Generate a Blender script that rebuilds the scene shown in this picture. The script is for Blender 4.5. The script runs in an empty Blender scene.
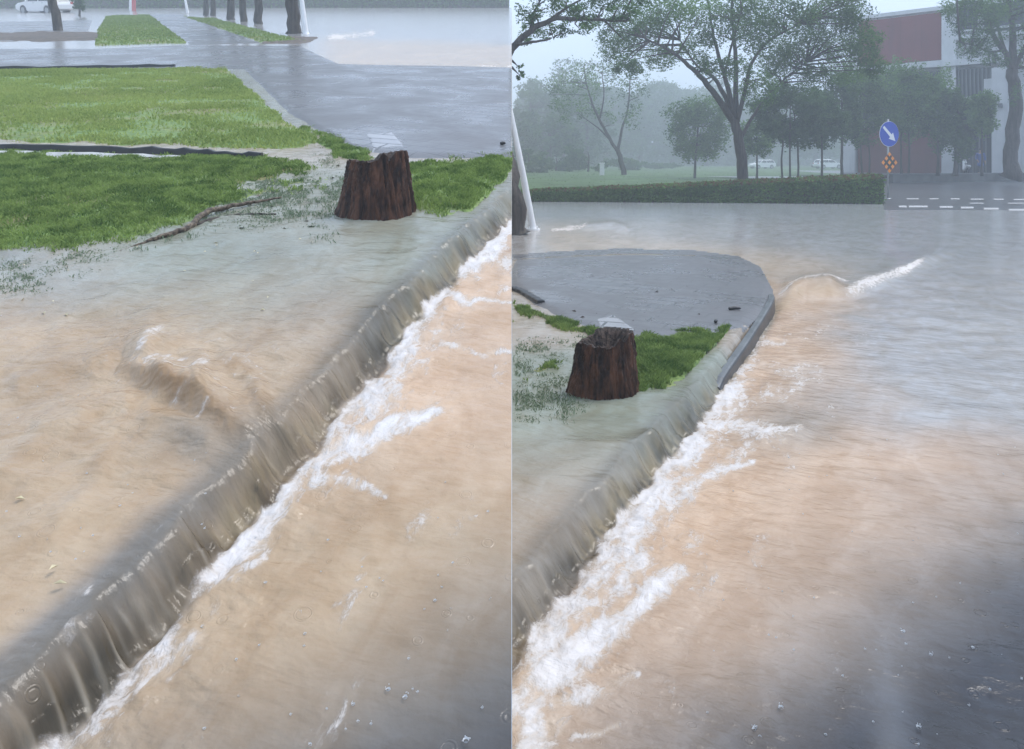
import bpy, bmesh, math, random
import numpy as np
from mathutils import Vector, Matrix
R = math.radians
random.seed(7)
rng = np.random.default_rng(7)
scene = bpy.context.scene
COL = scene.collection

# ------------------------------------------------------------------ frame of the place
F = 750.0          # focal length in pixels of a 1024 px wide picture
H = 1.6            # eye height
UP = 0.13          # height of the flooded verge over the flooded road
SL = 166.0 / F     # the left hand hillside road climbs at this slope
def W(px, py, Y):  # a point of the place seen at a picture position and distance
    return Vector(((px - 512.0) / F * Y, Y, H - (py - 160.0) * Y / F))
def LG(px, py, zl=UP):                     # on the hillside (left)
    Y = F * (H - zl) / (py + 6.0)
    return Vector(((px - 512.0) / F * Y, Y, SL * Y + zl))
def RG(px, py, z=0.0):                     # on the flat road (right)
    Y = F * (H - z) / (py - 160.0)
    return Vector(((px - 512.0) / F * Y, Y, z))

# ------------------------------------------------------------------ noise
def _h(ix, iy, seed):
    n = (ix * 374761393 + iy * 668265263 + seed * 974711) & 0xFFFFFFFF
    n = ((n ^ (n >> 13)) * 1274126177) & 0xFFFFFFFF
    n = n ^ (n >> 16)
    return (n & 0xFFFF) / 65535.0
def vnoise(x, y, seed=0):
    x = np.asarray(x, float); y = np.asarray(y, float)
    ix = np.floor(x).astype(np.int64); iy = np.floor(y).astype(np.int64)
    fx = x - ix; fy = y - iy
    fx = fx * fx * fx * (fx * (fx * 6 - 15) + 10); fy = fy * fy * fy * (fy * (fy * 6 - 15) + 10)
    a = _h(ix, iy, seed); b = _h(ix + 1, iy, seed); c = _h(ix, iy + 1, seed); d = _h(ix + 1, iy + 1, seed)
    return (a + (b - a) * fx) * (1 - fy) + (c + (d - c) * fx) * fy
def fbm(x, y, o=4, seed=0):
    t = 0; a = 0.5; s = 0
    for k in range(o):
        t = t + a * vnoise(x * 2 ** k + 17.3 * k, y * 2 ** k - 9.1 * k, seed + k); s += a; a *= 0.5
    return t / s
def sst(a, b, x):
    t = np.clip((np.asarray(x, float) - a) / (b - a), 0, 1)
    return t * t * (3 - 2 * t)
def sdf(poly, x, y):                        # signed distance to a polygon, positive inside
    x = np.asarray(x, float); y = np.asarray(y, float)
    d = np.full(x.shape, 1e18); ins = np.zeros(x.shape, bool)
    n = len(poly)
    for i in range(n):
        ax, ay = poly[i][0], poly[i][1]; bx, by = poly[(i + 1) % n][0], poly[(i + 1) % n][1]
        ex, ey = bx - ax, by - ay
        t = np.clip(((x - ax) * ex + (y - ay) * ey) / (ex * ex + ey * ey + 1e-12), 0, 1)
        d = np.minimum(d, (x - ax - t * ex) ** 2 + (y - ay - t * ey) ** 2)
        c = (ay > y) != (by > y)
        with np.errstate(divide='ignore', invalid='ignore'):
            ins ^= c & (x < (bx - ax) * (y - ay) / ((by - ay) if by != ay else 1e-12) + ax)
    return np.where(ins, 1, -1) * np.sqrt(d)
def pdist(pl, x, y):                        # distance to an open polyline and position along it
    best = np.full(np.shape(x), 1e18); par = np.zeros(np.shape(x)); acc = 0
    for (ax, ay), (bx, by) in zip(pl[:-1], pl[1:]):
        ex, ey = bx - ax, by - ay; L = math.hypot(ex, ey)
        t = np.clip(((x - ax) * ex + (y - ay) * ey) / (L * L), 0, 1)
        dd = (x - ax - t * ex) ** 2 + (y - ay - t * ey) ** 2
        m = dd < best
        best = np.where(m, dd, best); par = np.where(m, acc + t * L, par); acc += L
    return np.sqrt(best), par / acc

# ------------------------------------------------------------------ materials
def newmat(name):
    m = bpy.data.materials.new(name); m.use_nodes = True
    nt = m.node_tree; b = nt.nodes['Principled BSDF']
    return m, nt, b
def N(nt, t, **kw):
    n = nt.nodes.new(t)
    for k, v in kw.items():
        if k in ('operation', 'blend_type', 'data_type', 'feature', 'attribute_name', 'noise_dimensions', 'voronoi_dimensions', 'interpolation_type', 'distance'): setattr(n, k, v)
        else: n.inputs[k].default_value = v
    return n
def math_(nt, op, a, b=None, c=None):
    n = nt.nodes.new('ShaderNodeMath'); n.operation = op
    for i, v in enumerate((a, b, c)):
        if v is None: continue
        if isinstance(v, (int, float)): n.inputs[i].default_value = v
        else: nt.links.new(v, n.inputs[i])
    return n.outputs[0]
def mixc(nt, f, a, b, bt='MIX'):
    n = nt.nodes.new('ShaderNodeMix'); n.data_type = 'RGBA'; n.blend_type = bt
    for i, v in ((0, f), (6, a), (7, b)):
        if isinstance(v, (int, float)): n.inputs[i].default_value = v
        elif isinstance(v, tuple): n.inputs[i].default_value = (*v[:3], 1)
        else: nt.links.new(v, n.inputs[i])
    return n.outputs[2]
def coords(nt, scale=(1, 1, 1), rot=(0, 0, 0), src='Object'):
    t = nt.nodes.new('ShaderNodeTexCoord'); mp = nt.nodes.new('ShaderNodeMapping')
    mp.inputs['Scale'].default_value = scale; mp.inputs['Rotation'].default_value = rot
    nt.links.new(t.outputs[src], mp.inputs['Vector']); return mp.outputs[0]
def noise(nt, vec, scale, detail=4, rough=0.55, dist=0.0):
    n = nt.nodes.new('ShaderNodeTexNoise'); nt.links.new(vec, n.inputs['Vector'])
    n.inputs['Scale'].default_value = scale; n.inputs['Detail'].default_value = detail
    n.inputs['Roughness'].default_value = rough; n.inputs['Distortion'].default_value = dist
    return n.outputs['Fac']
def bump(nt, b, h, strength=0.3, dist=0.01, normal=None):
    n = nt.nodes.new('ShaderNodeBump'); n.inputs['Strength'].default_value = strength
    n.inputs['Distance'].default_value = dist; nt.links.new(h, n.inputs['Height'])
    if normal is not None: nt.links.new(normal, n.inputs['Normal'])
    if b is not None: nt.links.new(n.outputs[0], b.inputs['Normal'])
    return n.outputs[0]
def mr(nt, v, a, b, c=0.0, d=1.0):
    n = nt.nodes.new('ShaderNodeMapRange'); n.interpolation_type = 'SMOOTHSTEP'
    nt.links.new(v, n.inputs[0])
    for i, q in enumerate((a, b, c, d)): n.inputs[1 + i].default_value = q
    return n.outputs[0]
def wallmat(name, c, dirt, amt):
    m, nt, b = newmat(name); o = coords(nt, (1, 1, .12)); o2 = coords(nt)
    n1 = noise(nt, o, 1.6, 6, .65); n2 = noise(nt, o2, .5, 5, .6)
    col = mixc(nt, mr(nt, n1, .46, .74, 0, amt), c, dirt); col = mixc(nt, mr(nt, n2, .4, .7, 0, amt * .6), col, dirt)
    nt.links.new(col, b.inputs['Base Color']); b.inputs['Roughness'].default_value = .7; b.inputs['Specular IOR Level'].default_value = .25
    bump(nt, b, noise(nt, o2, 9, 4), .1, .01); return m
def simple(name, c, rough=0.6, var=0.25, scale=6.0, metal=0.0, bs=0.15, bd=0.01, spec=0.5):
    m, nt, b = newmat(name); v = coords(nt)
    n1 = noise(nt, v, scale, 5, 0.6)
    col = mixc(nt, mr(nt, n1, 0.3, 0.7), tuple(x * (1 - var) for x in c), tuple(min(1, x * (1 + var)) for x in c))
    nt.links.new(col, b.inputs['Base Color']); b.inputs['Roughness'].default_value = rough
    b.inputs['Metallic'].default_value = metal; b.inputs['Specular IOR Level'].default_value = spec
    bump(nt, b, noise(nt, v, scale * 6, 4), bs, bd)
    return m
def attr(nt, name):
    n = nt.nodes.new('ShaderNodeAttribute'); n.attribute_name = name; return n

M = {}
def make_water():
    m, nt, b = newmat('flood water')
    ca = attr(nt, 'mud'); fa = attr(nt, 'foam'); ch = attr(nt, 'chop')
    pa = attr(nt, 'flow')                        # coordinates along and across the current
    sep = pa.outputs['Vector']
    def mp(sc):
        q = nt.nodes.new('ShaderNodeMapping'); q.inputs['Scale'].default_value = sc
        nt.links.new(sep, q.inputs['Vector']); return q.outputs[0]
    o = coords(nt)
    # mud clouds
    n1 = noise(nt, mp((1.2, 2.4, 1)), 2.2, 5, 0.6, 0.6)
    n2 = noise(nt, mp((3, 1.1, 1)), 9.0, 5, 0.62, 0.8)
    base = mixc(nt, mr(nt, n1, 0.3, 0.72, 0.0, 0.62), ca.outputs['Color'], (0.74, 0.64, 0.52), 'MULTIPLY')
    base = mixc(nt, mr(nt, n2, 0.35, 0.7, 0.0, 0.30), base, (0.78, 0.68, 0.56), 'MULTIPLY')
    base = mixc(nt, mr(nt, fa.outputs['Fac'], 0.08, 0.75, 0.0, 0.65), base, (0.60, 0.50, 0.40))
    # foam breaks up over the density painted on the vertices
    f1 = noise(nt, mp((0.75, 1.35, 1)), 13.0, 9, 0.68, 0.9)
    f2 = noise(nt, mp((1.0, 1.2, 1)), 60.0, 6, 0.7, 0.6)
    ff = math_(nt, 'ADD', math_(nt, 'MULTIPLY', f1, 0.72), math_(nt, 'MULTIPLY', f2, 0.28))
    vf = nt.nodes.new('ShaderNodeTexVoronoi'); vf.feature = 'DISTANCE_TO_EDGE'; vf.inputs['Scale'].default_value = 8.0
    wv = nt.nodes.new('ShaderNodeVectorMath'); wv.operation = 'MULTIPLY_ADD'
    wn = nt.nodes.new('ShaderNodeTexNoise'); nt.links.new(mp((1, 1.5, 1)), wn.inputs['Vector']); wn.inputs['Scale'].default_value = 9; wn.inputs['Detail'].default_value = 4
    nt.links.new(wn.outputs['Color'], wv.inputs[0]); wv.inputs[1].default_value = (.22, .22, .22); nt.links.new(mp((0.7, 1.6, 1)), wv.inputs[2]); nt.links.new(wv.outputs[0], vf.inputs['Vector'])
    lace = mr(nt, vf.outputs['Distance'], 0.0, 0.40, 1.0, 0.0)
    ff = math_(nt, 'ADD', math_(nt, 'MULTIPLY', mr(nt, ff, 0.30, 0.70), 0.72), math_(nt, 'MULTIPLY', lace, 0.28))
    fs = math_(nt, 'ADD', ff, math_(nt, 'SUBTRACT', fa.outputs['Fac'], 1.0))
    foam = mr(nt, fs, -0.25, 0.55)
    gate = mr(nt, fa.outputs['Fac'], 0.02, 0.12)
    foam = math_(nt, 'MULTIPLY', foam, gate)
    col = mixc(nt, math_(nt, 'MULTIPLY', foam, 0.9), mixc(nt, mr(nt, foam, 0.1, 0.8), base, (0.63, 0.54, 0.45)), (0.70, 0.67, 0.66))
    nt.links.new(col, b.inputs['Base Color'])
    b.inputs['IOR'].default_value = 1.33
    nt.links.new(math_(nt, 'MULTIPLY_ADD', foam, 0.45, 0.15), b.inputs['Roughness'])
    # ripples: streaks across the current, small chop and rain rings
    r1 = noise(nt, mp((1.0, 0.45, 1)), 13.0, 3, 0.5, 0.3)
    r2 = noise(nt, mp((1.0, 0.8, 1)), 95.0, 3, 0.6)
    vo = nt.nodes.new('ShaderNodeTexVoronoi'); vo.feature = 'F1'; nt.links.new(o, vo.inputs['Vector']); vo.inputs['Scale'].default_value = 15.0
    vs = nt.nodes.new('ShaderNodeSeparateColor'); nt.links.new(vo.outputs['Color'], vs.inputs[0])
    rr = math_(nt, 'SUBTRACT', vo.outputs['Distance'], math_(nt, 'MULTIPLY', vs.outputs[0], 0.33))
    ring = math_(nt, 'SINE', math_(nt, 'MULTIPLY', rr, 60.0))
    env = mr(nt, math_(nt, 'ABSOLUTE', rr), 0.0, 0.12, 1.0, 0.0)
    env = math_(nt, 'MULTIPLY', env, mr(nt, vs.outputs[1], 0.45, 0.9))
    ring = math_(nt, 'MULTIPLY', ring, env)
    hgt = math_(nt, 'ADD', math_(nt, 'MULTIPLY', r1, math_(nt, 'MULTIPLY_ADD', ch.outputs['Fac'], 1.5, 0.12)), math_(nt, 'MULTIPLY', r2, math_(nt, 'MULTIPLY_ADD', ch.outputs['Fac'], 0.10, 0.04)))
    hgt = math_(nt, 'ADD', hgt, math_(nt, 'MULTIPLY', ring, 0.035))
    hgt = math_(nt, 'ADD', hgt, math_(nt, 'MULTIPLY', math_(nt, 'MULTIPLY', f1, foam), 0.45))
    bump(nt, b, hgt, 0.62, 0.038)
    return m
M['water'] = make_water()

def make_paving():
    m, nt, b = newmat('wet paving'); o = coords(nt, rot=(0, 0, R(28)))
    br = nt.nodes.new('ShaderNodeTexBrick'); nt.links.new(o, br.inputs['Vector'])
    br.inputs['Scale'].default_value = 1.0; br.inputs['Brick Width'].default_value = 0.42; br.inputs['Row Height'].default_value = 0.21
    br.inputs['Mortar Size'].default_value = 0.012; br.inputs['Mortar Smooth'].default_value = 0.4
    br.inputs['Color1'].default_value = (0.165, 0.162, 0.165, 1); br.inputs['Color2'].default_value = (0.130, 0.128, 0.132, 1); br.inputs['Mortar'].default_value = (0.045, 0.045, 0.045, 1)
    n1 = noise(nt, o, 1.1, 6, 0.6, 0.5); n2 = noise(nt, o, 11, 5, 0.6)
    c = mixc(nt, mr(nt, n1, 0.32, 0.6, 0.0, 0.85), br.outputs['Color'], (0.125, 0.122, 0.125))
    c = mixc(nt, mr(nt, n2, 0.5, 0.8, 0, 0.25), c, (0.11, 0.10, 0.095))
    nt.links.new(c, b.inputs['Base Color'])
    nt.links.new(mr(nt, n1, 0.3, 0.7, 0.20, 0.42), b.inputs['Roughness'])
    h = math_(nt, 'ADD', math_(nt, 'MULTIPLY', br.outputs['Fac'], -0.35), math_(nt, 'MULTIPLY', n2, 0.9))
    bump(nt, b, h, 0.3, 0.012)
    return m
M['paving'] = make_paving()
def make_slab():
    m, nt, b = newmat('pale wet slabs'); o = coords(nt, rot=(0, 0, R(20)))
    br = nt.nodes.new('ShaderNodeTexBrick'); nt.links.new(o, br.inputs['Vector']); br.inputs['Scale'].default_value = 1.0
    br.inputs['Brick Width'].default_value = 0.6; br.inputs['Row Height'].default_value = 0.2; br.inputs['Mortar Size'].default_value = 0.014
    br.inputs['Color1'].default_value = (0.34, 0.34, 0.35, 1); br.inputs['Color2'].default_value = (0.27, 0.27, 0.285, 1); br.inputs['Mortar'].default_value = (0.09, 0.09, 0.09, 1)
    nt.links.new(br.outputs['Color'], b.inputs['Base Color']); b.inputs['Roughness'].default_value = 0.25
    bump(nt, b, math_(nt, 'MULTIPLY', br.outputs['Fac'], -1.0), 0.3, 0.01); return m
M['slab'] = make_slab()
def make_lawn():
    m, nt, b = newmat('lawn soil'); o = coords(nt)
    n1 = noise(nt, o, 0.9, 5, 0.6); n2 = noise(nt, o, 20, 6, 0.65)
    c = mixc(nt, mr(nt, n2, 0.3, 0.7), (0.08, 0.15, 0.03), (0.20, 0.29, 0.06))
    c = mixc(nt, mr(nt, n1, 0.45, 0.66, 0, 0.75), c, (0.24, 0.19, 0.08))
    nt.links.new(c, b.inputs['Base Color']); b.inputs['Roughness'].default_value = 0.55
    bump(nt, b, n2, 0.6, 0.03); return m
M['lawn'] = make_lawn()
def make_blade(name, c1, c2):
    m, nt, b = newmat(name); a = attr(nt, 'tone')
    c = mixc(nt, a.outputs['Fac'], c1, c2); nt.links.new(c, b.inputs['Base Color'])
    b.inputs['Roughness'].default_value = 0.6; b.inputs['Specular IOR Level'].default_value = 0.18
    tr = nt.nodes.new('ShaderNodeBsdfTranslucent'); nt.links.new(c, tr.inputs['Color'])
    mx = nt.nodes.new('ShaderNodeMixShader'); mx.inputs[0].default_value = 0.35
    nt.links.new(b.outputs[0], mx.inputs[1]); nt.links.new(tr.outputs[0], mx.inputs[2])
    nt.links.new(mx.outputs[0], nt.nodes['Material Output'].inputs['Surface']); return m
M['blade'] = make_blade('grass blades', (0.055, 0.125, 0.026), (0.31, 0.41, 0.12))
M['bladepale'] = make_blade('pale lawn blades', (0.105, 0.19, 0.045), (0.42, 0.49, 0.16))
M['drowned'] = make_blade('drowned grass', (0.17, 0.225, 0.14), (0.30, 0.36, 0.25))
M['leaf'] = make_blade('tree leaves', (0.036, 0.092, 0.026), (0.16, 0.285, 0.075))
M['leafdark'] = make_blade('dark leaves', (0.028, 0.072, 0.024), (0.105, 0.195, 0.055))
M['hedge'] = make_blade('hedge leaves', (0.045, 0.115, 0.026), (0.18, 0.31, 0.075))
M['hedgered'] = make_blade('hedge red shoots', (0.09, 0.055, 0.025), (0.20, 0.12, 0.045))
def make_bark(name, c1, c2, sc=5.0, zs=0.12, rough=0.6, bs=0.8):
    m, nt, b = newmat(name); o = coords(nt, (1, 1, zs))
    n1 = noise(nt, o, sc * 4, 6, 0.65, 0.4); n2 = noise(nt, o, sc * 14, 4, 0.6)
    c = mixc(nt, mr(nt, n1, 0.35, 0.68), c1, c2)
    nt.links.new(c, b.inputs['Base Color']); b.inputs['Roughness'].default_value = rough
    b.inputs['Specular IOR Level'].default_value = 0.25
    bump(nt, b, math_(nt, 'ADD', n1, math_(nt, 'MULTIPLY', n2, 0.4)), bs, 0.02); return m
M['bark'] = make_bark('wet bark', (0.028, 0.023, 0.02), (0.085, 0.07, 0.058), 3.0)
M['stumpbark'] = make_bark('red brown stump wood', (0.010, 0.004, 0.002), (0.115, 0.047, 0.023), 5.0, 0.22, 0.40, 1.0)
M['stumptop'] = make_bark('rotted stump top', (0.012, 0.008, 0.006), (0.11, 0.075, 0.06), 7.0, 1.0, 0.5, 1.0)
M['branch'] = make_bark('branch bark', (0.035, 0.025, 0.018), (0.22, 0.17, 0.12), 9.0, 1.0, 0.5, 0.6)
M['kerb'] = simple('wet dark kerb', (0.028, 0.029, 0.031), 0.4, 0.35, 7)
M['kerbtop'] = simple('kerb top', (0.11, 0.115, 0.115), 0.3, 0.3, 7)
M['black'] = simple('black edging', (0.022, 0.023, 0.025), 0.4, 0.3, 8)
M['palecon'] = simple('pale concrete', (0.42, 0.42, 0.40), 0.45, 0.15, 5)
M['soil'] = simple('leaf litter soil', (0.10, 0.075, 0.055), 0.6, 0.5, 6, bs=0.6, bd=0.03)
M['hillside'] = simple('pale retaining concrete', (0.55, 0.54, 0.50), 0.8, 0.1, 1.5)
M['asphalt'] = simple('wet asphalt', (0.085, 0.088, 0.095), 0.28, 0.25, 3, bs=0.25, bd=0.006)
M['paint'] = simple('road paint', (0.42, 0.42, 0.42), 0.45, 0.12, 9)
M['white'] = simple('white paint', (0.78, 0.78, 0.78), 0.4, 0.05, 4, bs=0.03)
M['carwhite'] = simple('white car paint', (0.80, 0.80, 0.80), 0.2, 0.02, 3, bs=0.0)
M['carglass'] = simple('car glass', (0.03, 0.035, 0.04), 0.08, 0.1, 3, bs=0.0)
M['tyre'] = simple('tyre rubber', (0.02, 0.02, 0.021), 0.7, 0.2, 9)
M['rim'] = simple('wheel rim', (0.35, 0.35, 0.36), 0.35, 0.1, 5, metal=0.8)
M['lamp'] = simple('lamp lens', (0.6, 0.6, 0.58), 0.15, 0.05, 5, bs=0)
M['tail'] = simple('tail lens', (0.45, 0.02, 0.02), 0.2, 0.1, 5, bs=0)
M['blue'] = simple('sign blue', (0.004, 0.055, 0.42), 0.35, 0.05, 4, bs=0.02)
M['signwhite'] = simple('sign white', (0.80, 0.80, 0.80), 0.4, 0.03, 4, bs=0.02)
M['signblack'] = simple('sign black', (0.02, 0.018, 0.018), 0.4, 0.1, 4, bs=0.02)
M['signred'] = simple('sign red rim', (0.35, 0.04, 0.025), 0.4, 0.1, 4, bs=0.02)
M['amber'] = simple('amber reflector', (0.85, 0.30, 0.025), 0.3, 0.1, 8, bs=0.02)
M['steel'] = simple('galvanised steel', (0.36, 0.37, 0.38), 0.4, 0.1, 6, metal=0.5)
M['redwall'] = wallmat('red brown wall panel', (0.19, 0.042, 0.042), (0.11, 0.035, 0.035), .5)
M['brownwall'] = wallmat('dark red lower wall', (0.15, 0.042, 0.038), (0.08, 0.035, 0.03), .6)
M['whitewall'] = wallmat('white render', (0.66, 0.67, 0.68), (0.36, 0.37, 0.37), .5)
M['window'] = simple('dark glazing', (0.035, 0.045, 0.055), 0.15, 0.2, 1.0, bs=0)
M['louvre'] = simple('grey louvre', (0.12, 0.13, 0.14), 0.5, 0.15, 2)
M['lowwall'] = simple('stained grey boundary wall', (0.085, 0.088, 0.085), 0.6, 0.4, 1.2)
M['redpost'] = simple('red board', (0.50, 0.05, 0.06), 0.4, 0.05, 4)
M['coat'] = simple('blue raincoat', (0.03, 0.075, 0.28), 0.4, 0.15, 8)
M['skin'] = simple('skin', (0.42, 0.24, 0.16), 0.5, 0.05, 8, bs=0.05)
M['hair'] = simple('hair', (0.02, 0.015, 0.012), 0.5, 0.2, 8)
M['trouser'] = simple('dark trousers', (0.03, 0.032, 0.045), 0.6, 0.2, 8)
M['drop'] = simple('splash water', (0.62, 0.63, 0.64), 0.12, 0.02, 4, bs=0)
M['litter'] = simple('pale leaf', (0.55, 0.48, 0.30), 0.5, 0.3, 20)
M['darklitter'] = simple('dark wet leaf', (0.05, 0.035, 0.025), 0.5, 0.3, 20)

# ------------------------------------------------------------------ object helpers
def link(o, parent=None):
    COL.objects.link(o)
    if parent is not None: o.parent = parent
    return o
def tag(o, label=None, cat=None, group=None, kind=None):
    if label: o['label'] = label
    if cat: o['category'] = cat
    if group: o['group'] = group
    if kind: o['kind'] = kind
    return o
def thing(name, label, cat, loc=(0, 0, 0), rz=0.0, group=None):
    o = bpy.data.objects.new(name, None); o.location = loc; o.rotation_euler = (0, 0, rz); o.empty_display_size = 0.2
    COL.objects.link(o); return tag(o, label, cat, group)
def npmesh(name, V, Fq, mats, parent=None, smooth=True, attrs=None, loc=None):
    V = np.asarray(V, np.float32).reshape(-1, 3); Fq = np.asarray(Fq, np.int32)
    k = Fq.shape[1]
    me = bpy.data.meshes.new(name)
    me.vertices.add(len(V)); me.vertices.foreach_set('co', V.ravel())
    me.loops.add(Fq.size); me.loops.foreach_set('vertex_index', Fq.ravel())
    me.polygons.add(len(Fq)); me.polygons.foreach_set('loop_start', np.arange(0, Fq.size, k, dtype=np.int32))
    me.polygons.foreach_set('loop_total', np.full(len(Fq), k, np.int32))
    me.polygons.foreach_set('use_smooth', np.full(len(Fq), smooth, bool))
    me.update(calc_edges=True); me.validate()
    for an, (tp, arr) in (attrs or {}).items():
        a = me.attributes.new(an, tp, 'POINT'); arr = np.asarray(arr, np.float32)
        if tp == 'FLOAT': a.data.foreach_set('value', arr.ravel())
        elif tp == 'FLOAT_COLOR': a.data.foreach_set('color', arr.ravel())
        else: a.data.foreach_set('vector', arr.ravel())
    for mm in (mats if isinstance(mats, (list, tuple)) else [mats]): me.materials.append(mm)
    o = bpy.data.objects.new(name, me); link(o, parent)
    if loc is not None: o.location = loc
    return o
class MB:                                   # collects simple solids into ONE mesh
    def __init__(s): s.bm = bmesh.new()
    def box(s, c, d, rz=0.0, bev=0.0, rot=None):
        r = bmesh.ops.create_cube(s.bm, size=1.0)
        mt = Matrix.Translation(c) @ (rot if rot is not None else Matrix.Rotation(rz, 4, 'Z')) @ Matrix.Diagonal((d[0], d[1], d[2], 1))
        bmesh.ops.transform(s.bm, matrix=mt, verts=r['verts'])
        if bev > 0:
            es = list({e for v in r['verts'] for e in v.link_edges})
            bmesh.ops.bevel(s.bm, geom=es, offset=bev, segments=2, affect='EDGES', profile=0.5)
        return s
    def cyl(s, c, r1, r2, h, axis='Z', seg=24):
        r = bmesh.ops.create_cone(s.bm, cap_ends=True, segments=seg, radius1=r1, radius2=r2, depth=h)
        rot = {'Z': Matrix(), 'X': Matrix.Rotation(R(90), 4, 'Y'), 'Y': Matrix.Rotation(R(90), 4, 'X')}[axis]
        bmesh.ops.transform(s.bm, matrix=Matrix.Translation(c) @ rot, verts=r['verts']); return s
    def ball(s, c, r, sc=(1, 1, 1), seg=16):
        q = bmesh.ops.create_uvsphere(s.bm, u_segments=seg, v_segments=seg // 2 + 2, radius=r)
        bmesh.ops.transform(s.bm, matrix=Matrix.Translation(c) @ Matrix.Diagonal((*sc, 1)), verts=q['verts']); return s
    def prism(s, poly, y0, y1, plane='XZ'):  # outline extruded
        f = (lambda p, t: (p[0], t, p[1])) if plane == 'XZ' else (lambda p, t: (p[0], p[1], t))
        a = [s.bm.verts.new(f(p, y0)) for p in poly]; b = [s.bm.verts.new(f(p, y1)) for p in poly]
        s.bm.faces.new(a); s.bm.faces.new(b[::-1])
        for i in range(len(poly)):
            j = (i + 1) % len(poly); s.bm.faces.new((a[i], b[i], b[j], a[j]))
        return s
    def tube(s, pts, rad, seg=8, cap=True):
        add_tube(s.bm, pts, rad, seg, cap); return s
    def build(s, name, mat, parent=None, smooth=False, loc=None, xf=None):
        if xf is not None: bmesh.ops.transform(s.bm, matrix=xf, verts=s.bm.verts)
        bmesh.ops.recalc_face_normals(s.bm, faces=s.bm.faces)
        me = bpy.data.meshes.new(name); s.bm.to_mesh(me); s.bm.free(); me.materials.append(mat)
        if smooth:
            for p in me.polygons: p.use_smooth = True
        o = bpy.data.objects.new(name, me); link(o, parent)
        if loc is not None: o.location = loc
        return o
def add_tube(bm, pts, rad, seg=8, cap=True):
    pts = [Vector(p) for p in pts]; n = len(pts)
    rad = rad if isinstance(rad, (list, tuple)) else [rad] * n
    t0 = (pts[1] - pts[0]).normalized(); a = t0.orthogonal().normalized(); rings = []
    for i in range(n):
        t = (pts[min(i + 1, n - 1)] - pts[max(i - 1, 0)]).normalized()
        a = (a - t * a.dot(t)).normalized(); b = t.cross(a)
        rings.append([bm.verts.new(pts[i] + (a * math.cos(2 * math.pi * k / seg) + b * math.sin(2 * math.pi * k / seg)) * rad[i]) for k in range(seg)])
    for r0, r1 in zip(rings[:-1], rings[1:]):
        for k in range(seg): bm.faces.new((r0[k], r0[(k + 1) % seg], r1[(k + 1) % seg], r1[k]))
    if cap:
        bm.faces.new(rings[0][::-1]); bm.faces.new(rings[-1])
def smooth_path(pts, rad, sub=4, jit=0.0):
    P = [Vector(p) for p in pts]; out = []; rr = []
    n = len(P)
    for i in range(n - 1):
        p0, p1, p2, p3 = P[max(i - 1, 0)], P[i], P[i + 1], P[min(i + 2, n - 1)]
        for k in range(sub):
            t = k / sub
            q = 0.5 * ((2 * p1) + (p2 - p0) * t + (2 * p0 - 5 * p1 + 4 * p2 - p3) * t * t + (3 * p1 - p0 - 3 * p2 + p3) * t ** 3)
            if jit and (i or k): q = q + Vector((random.gauss(0, jit), random.gauss(0, jit), random.gauss(0, jit)))
            out.append(q); rr.append(rad[i] * (1 - t) + rad[i + 1] * t)
    out.append(P[-1]); rr.append(rad[-1]); return out, rr

# ------------------------------------------------------------------ fan shaped terrain grids (finer close to the path)
def fan(px0, px1, dpx, ys):
    px = np.arange(px0, px1 + dpx * 0.5, dpx)
    Y, PX = np.meshgrid(np.asarray(ys, float), px, indexing='ij')
    X = (PX - 512.0) / F * Y
    return X, Y, PX
def grid_obj(name, X, Y, Z, mat, keep=None, attrs=None):
    r, c = X.shape; idx = np.arange(r * c).reshape(r, c)
    q = np.stack([idx[:-1, :-1], idx[:-1, 1:], idx[1:, 1:], idx[1:, :-1]], -1)
    if keep is not None:
        k = keep[:-1, :-1] & keep[:-1, 1:] & keep[1:, 1:] & keep[1:, :-1]; q = q[k]
    else: q = q.reshape(-1, 4)
    V = np.stack([X, Y, Z], -1).reshape(-1, 3)
    used = np.zeros(len(V), bool); used[q.ravel()] = True
    mp = np.cumsum(used) - 1
    at = {k: (t, a.reshape(len(V), -1)[used]) for k, (t, a) in (attrs or {}).items()}
    return npmesh(name, V[used], mp[q], mat, attrs=at)

# =================================================================== LEFT: the flooded hillside verge
rowsL = np.concatenate([np.arange(800, 60, -1.6), np.arange(60, 8.5, -0.8)])
YL = F * H / (rowsL + 6.0)
X, Y, PX = fan(-170, 511.9, 1.6, YL)
X = np.minimum(X, -0.0002)
PY = -6 + F * H / Y; PU = -6 + F * (H - UP) / Y
kA = np.array((-1.016, 1.518)); kB = np.array((-0.0146, 5.457)); kt = (kB - kA) / np.linalg.norm(kB - kA); kn = np.array((kt[1], -kt[0]))
d = (X - kA[0]) * kn[0] + (Y - kA[1]) * kn[1]; s = (X - kA[0]) * kt[0] + (Y - kA[1]) * kt[1]
d = d + 0.035 * (fbm(s * 1.6, s * 0 + 3, 3, 5) - 0.5) + 0.018 * sst(1.2, 2.4, s) * sst(4.2, 2.6, s)

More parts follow.
